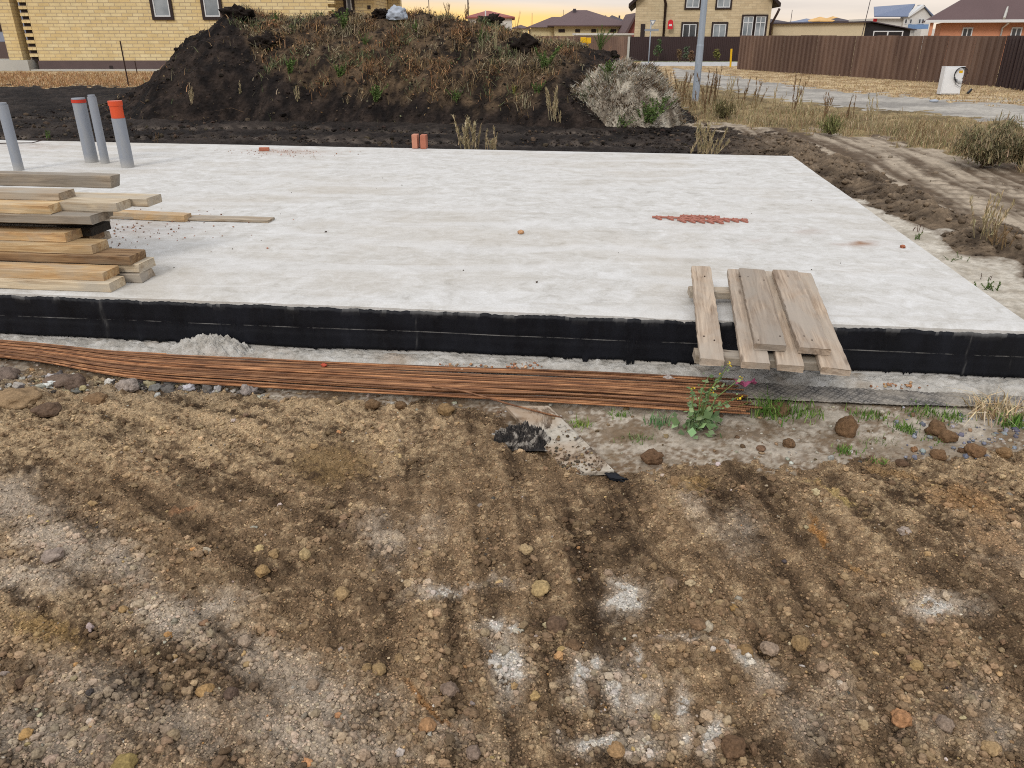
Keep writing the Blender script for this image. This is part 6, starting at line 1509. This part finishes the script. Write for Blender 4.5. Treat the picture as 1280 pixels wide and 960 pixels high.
# taller weeds on the verge, one by one
vp = [(846, 128, 40), (856, 134, 46), (884, 132, 52), (895, 126, 44), (908, 128, 36), (840, 120, 34), (925, 134, 38), (946, 136, 40), (968, 140, 34), (990, 142, 48), (1004, 148, 40), (1030, 150, 34), (1062, 152, 36), (1090, 160, 44), (1096, 166, 40), (1120, 160, 26), (1152, 178, 30), (880, 146, 40), (902, 142, 30), (866, 140, 34)]
vl = ['thin dry stalks left of the lamp pole', 'taller dry stalks touching the left of the lamp pole', 'tall dry stalks just right of the lamp pole', 'brown dry stalks two steps right of the lamp pole', 'short dry stalks right of the lamp pole by the road', 'dry stalks closest to the grey turf heap', 'dry stalks at the road edge below the dark fence corner', 'straw stalks on the verge below the start of the brown fence', 'low straw stalks on the verge', 'tall reddish dry stalks in the middle of the verge', 'dry stalks next to the tall reddish ones on the verge', 'short dry weed in the middle of the verge', 'dry stalks above the bend of the dirt track', 'tall reddish dry stalks farther right on the verge', 'dry stalks leaning beside the right reddish ones', 'low dry weed near the middle of the road edge', 'dry weed left of the big green brown bush', 'bushy dry stalks in front of the lamp pole foot', 'low brown weed right of the lamp pole foot', 'dry stalks directly before the lamp pole']
for (a, b, hp), lb in zip(vp, vl):
    stalks('dry_weed', a, b, hp, random.randint(4, 7), .22, random.choice([DRY, DRY2]), lb, z=.06, leafy=.28, group='dry weeds along the verge')
def bush(px_, py_, wpx, hpx, n, cs, label, name='bush', z=.05):
    p = gp(px_, py_, z); d = p.y * cP + (H - z) * sP; wd = wpx / F * d / 2; ht = hpx / F * d
    o = empty(name, p, 0, label, 'bush'); w = MB(); LP = []
    for i in range(26):
        a = random.uniform(0, 6.28); rr = random.uniform(.2, 1); t = Vector((math.cos(a) * wd * rr, math.sin(a) * wd * rr * .7, ht * random.uniform(.4, 1) * (1.1 - .5 * rr))); w.tube([(t.x * .15, t.y * .15, 0), t * .6 + Vector((0, 0, .05)), t], [.008, .005, .002], 5)
        for k in range(n // 26):
            u = random.uniform(.25, 1.05); q = t * u; LP.append((q.x + random.gauss(0, .06), q.y + random.gauss(0, .06), max(.01, q.z + random.gauss(0, .05))))
    ob = w.build('stem', 'bark', o); blades('foliage', np.array(LP), rng.uniform(.05, .15, len(LP)), .012, pal(len(LP), *cs), lean=1.1, parent=o); return o
bush(1236, 207, 96, 58, 3400, [(150, 140, 106), (126, 124, 90), (180, 160, 124), (120, 112, 86), (168, 150, 120)], 'dense green brown bush at the right end of the verge')
bush(1275, 206, 40, 40, 600, [(150, 130, 94), (128, 112, 80), (100, 100, 68)], 'dry brownish bush cut by the right edge of the picture')
bush(1038, 168, 34, 20, 500, [(112, 118, 70), (140, 136, 90)], 'small green bush in the middle of the verge', 'bush')
bush(905, 148, 40, 22, 500, [(128, 116, 80), (104, 100, 66)], 'low brown bush right of the lamp pole foot', 'bush')
# young trees before the dark fence
def sapling(px_, py_, hpx, cs, label, wd=.3):
    p = gp(px_, py_, 0); d = p.y * cP + H * sP; ht = hpx / F * d; o = empty('young_tree', p, 0, label, 'young tree')
    w = MB().tube([(0, 0, -.05), (.02, 0, ht * .5), (0, 0, ht * .97)], [.03, .02, .008], 6)
    LP = []
    for k in range(16):
        u = random.uniform(.2, .9); a = random.uniform(0, 6.28); L_ = ht * wd * (1.05 - u) * random.uniform(.6, 1); b0 = Vector((0, 0, ht * u)); t = b0 + Vector((math.cos(a) * L_, math.sin(a) * L_, L_ * .9)); w.tube([b0, t], [.010, .004], 5)
        for j in range(22): q = b0.lerp(t, random.uniform(.3, 1.1)); LP.append((q.x + random.gauss(0, .05), q.y + random.gauss(0, .05), q.z + random.gauss(0, .06)))
    w.build('trunk', 'bark', o); leaves('crown', np.array(LP), rng.uniform(.06, .13, len(LP)), pal(len(LP), *cs), parent=o); return o
sapling(822, 77, 26, [(104, 122, 84), (84, 104, 70)], 'tallest young green tree in front of the dark fence')
sapling(857, 77, 17, [(110, 118, 96), (90, 104, 82)], 'grey green young tree left of the lamp pole')
sapling(848, 78, 14, [(134, 112, 84), (120, 100, 76)], 'brown young tree left of the lamp pole')
sapling(863, 78, 13, [(138, 108, 84), (120, 96, 74)], 'brown young tree touching the lamp pole')
sapling(895, 77, 13, [(116, 116, 64), (134, 130, 72)], 'round yellow green young tree right of the lamp pole', .5)
# single plants on the mound and heap
mp_ = [(312, 26, 14, 8, GRN, 'green weed on the mound crest near its left peak'), (345, 30, 14, 8, GRN, 'green weed on the mound crest in front of the yellow house'), (430, 36, 22, 12, GRN, 'bright green weed below the mound crest, left of centre'), (362, 92, 20, 10, GRN, 'green weed low on the left half of the mound'), (470, 126, 20, 14, GRN, 'brightest green weed at the foot of the weedy slope'), (456, 58, 18, 9, GRN, 'green weed in the middle left of the mound face'), (570, 126, 16, 9, GRN, 'green weed at the lower edge of the slope, right of centre'), (680, 88, 30, 14, GRN, 'big green weed near the right end of the mound'), (750, 62, 30, 12, GRN, 'tall green weed beside the yellow box'), (672, 118, 16, 8, GRN, 'green weed left of the grey turf heap'), (642, 120, 14, 7, [(150, 150, 70)], 'yellowish weed left of the grey turf heap'), (425, 98, 18, 9, GRN, 'green weed at mid height on the mound face'), (600, 52, 20, 9, GRN, 'green weed high on the right half of the mound'),
       (560, 24, 18, 7, DRY2, 'brown seed stalks sticking up from the mound crest'), (582, 26, 20, 7, DRY2, 'dark dry stalks on the crest near the red roof'), (645, 44, 34, 5, DRY2, 'tall bare dead stalk on the crest right of the red roof'), (620, 62, 40, 8, DRY, 'pale dry stalks on the upper right of the mound'), (690, 150, 40, 9, DRY, 'pale dead stalks on the black slope left of the turf heap'), (700, 152, 18, 5, DRY, 'short pale stalk at the foot of the black slope'), (520, 40, 14, 8, GRN, 'green weed on the crest at the middle of the mound'), (240, 130, 24, 6, DRY, 'straw tuft low on the bare black left slope'), (300, 118, 16, 5, DRY, 'pale stalks on the bare black slope'), (372, 126, 22, 6, DRY, 'straw stalks at the foot of the black slope'), (433, 132, 12, 4, DRY, 'tiny straw tuft at the foot of the black slope')]
def on_mound(px_, py_):
    r = ray(px_, py_); o_ = Vector((0, 0, H))
    for t in np.arange(13, 26, .03):
        q = o_ + r * (t / r.y)
        if q.z <= float(mz(q.x, q.y)[0]): return q
    best = min((abs((o_ + r * (t / r.y)).z - float(mz((o_ + r * (t / r.y)).x, t)[0])), t) for t in np.arange(16, 22, .1))
    q = o_ + r * (best[1] / r.y); q.z = float(mz(q.x, q.y)[0]); return q
for a, b, hp, n, cs, lb in mp_:
    q = on_mound(a, b); o = stalks('mound_weed' if cs is GRN else 'dry_weed', a, b, hp, n, .12, cs, lb, 'weed', z=0, leafy=1.6 if cs is GRN else .8, seedy=cs is not GRN, lean=.5 if cs is GRN else .25, group='weeds rooted on the mound')
    d0 = gp(a, b, 0).y; s_ = q.y / d0; o.location = q; o.scale = (s_, s_, s_)
for a, b, hp, n, cs, lb in [(812, 152, 26, 16, GRN, 'leafy green weed on the lower right of the grey turf heap'), (775, 160, 18, 10, GRN, 'green weed at the foot of the grey turf heap'), (760, 92, 16, 12, GRN, 'green weed on the upper left of the grey turf heap'), (826, 140, 22, 10, GRN, 'green weed at the right flank of the turf heap')]:
    r = ray(a, b); q = None
    for t in np.arange(13, 19, .02):
        q = Vector((0, 0, H)) + r * (t / r.y)
        if q.z <= float(turf_h(np.array([q.x]), np.array([q.y]))[0]): break
    o = stalks('turf_weed', a, b, hp, n, .2, cs, lb, 'weed', z=0, leafy=1.6, seedy=False, lean=.6, group='weeds on the turf heap'); o.location = q; s_ = q.y / gp(a, b, 0).y; o.scale = (s_, s_, s_)
# clods of sod along the mound crest
for a, b, sz, lb in ((298, 20, 26, 'dark tall lump of soil forming the left peak of the mound'), (338, 55, 30, 'big black overhanging lump on the left of the mound'), (476, 18, 18, 'round dark lump on the crest left of the sack'), (612, 30, 26, 'dark round sod on the crest before the red roof'), (766, 70, 12, 'dark lump on top of the grey turf heap'), (655, 60, 30, 'dark sod on the upper right of the mound'), (430, 20, 22, 'weedy dark lump on the crest before the yellow house')):
    q = on_mound(a, b); d = q.y * cP + (H - q.z) * sP; r_ = sz / F * d / 2; V, Fc = rock_shape(4, a * .1, .75, 1.5, .4); o = mesh_np('sod_lump', V * np.array([r_ * 1.1, r_, r_ * .65]), None, Fc, 'mound_earth', np.tile(A(44, 37, 33), (len(V), 1)) * (1 + .4 * pn3(V * 4))[:, None]); o.location = (q.x, q.y, q.z + r_ * .1); tag(o, lb, 'soil lump')
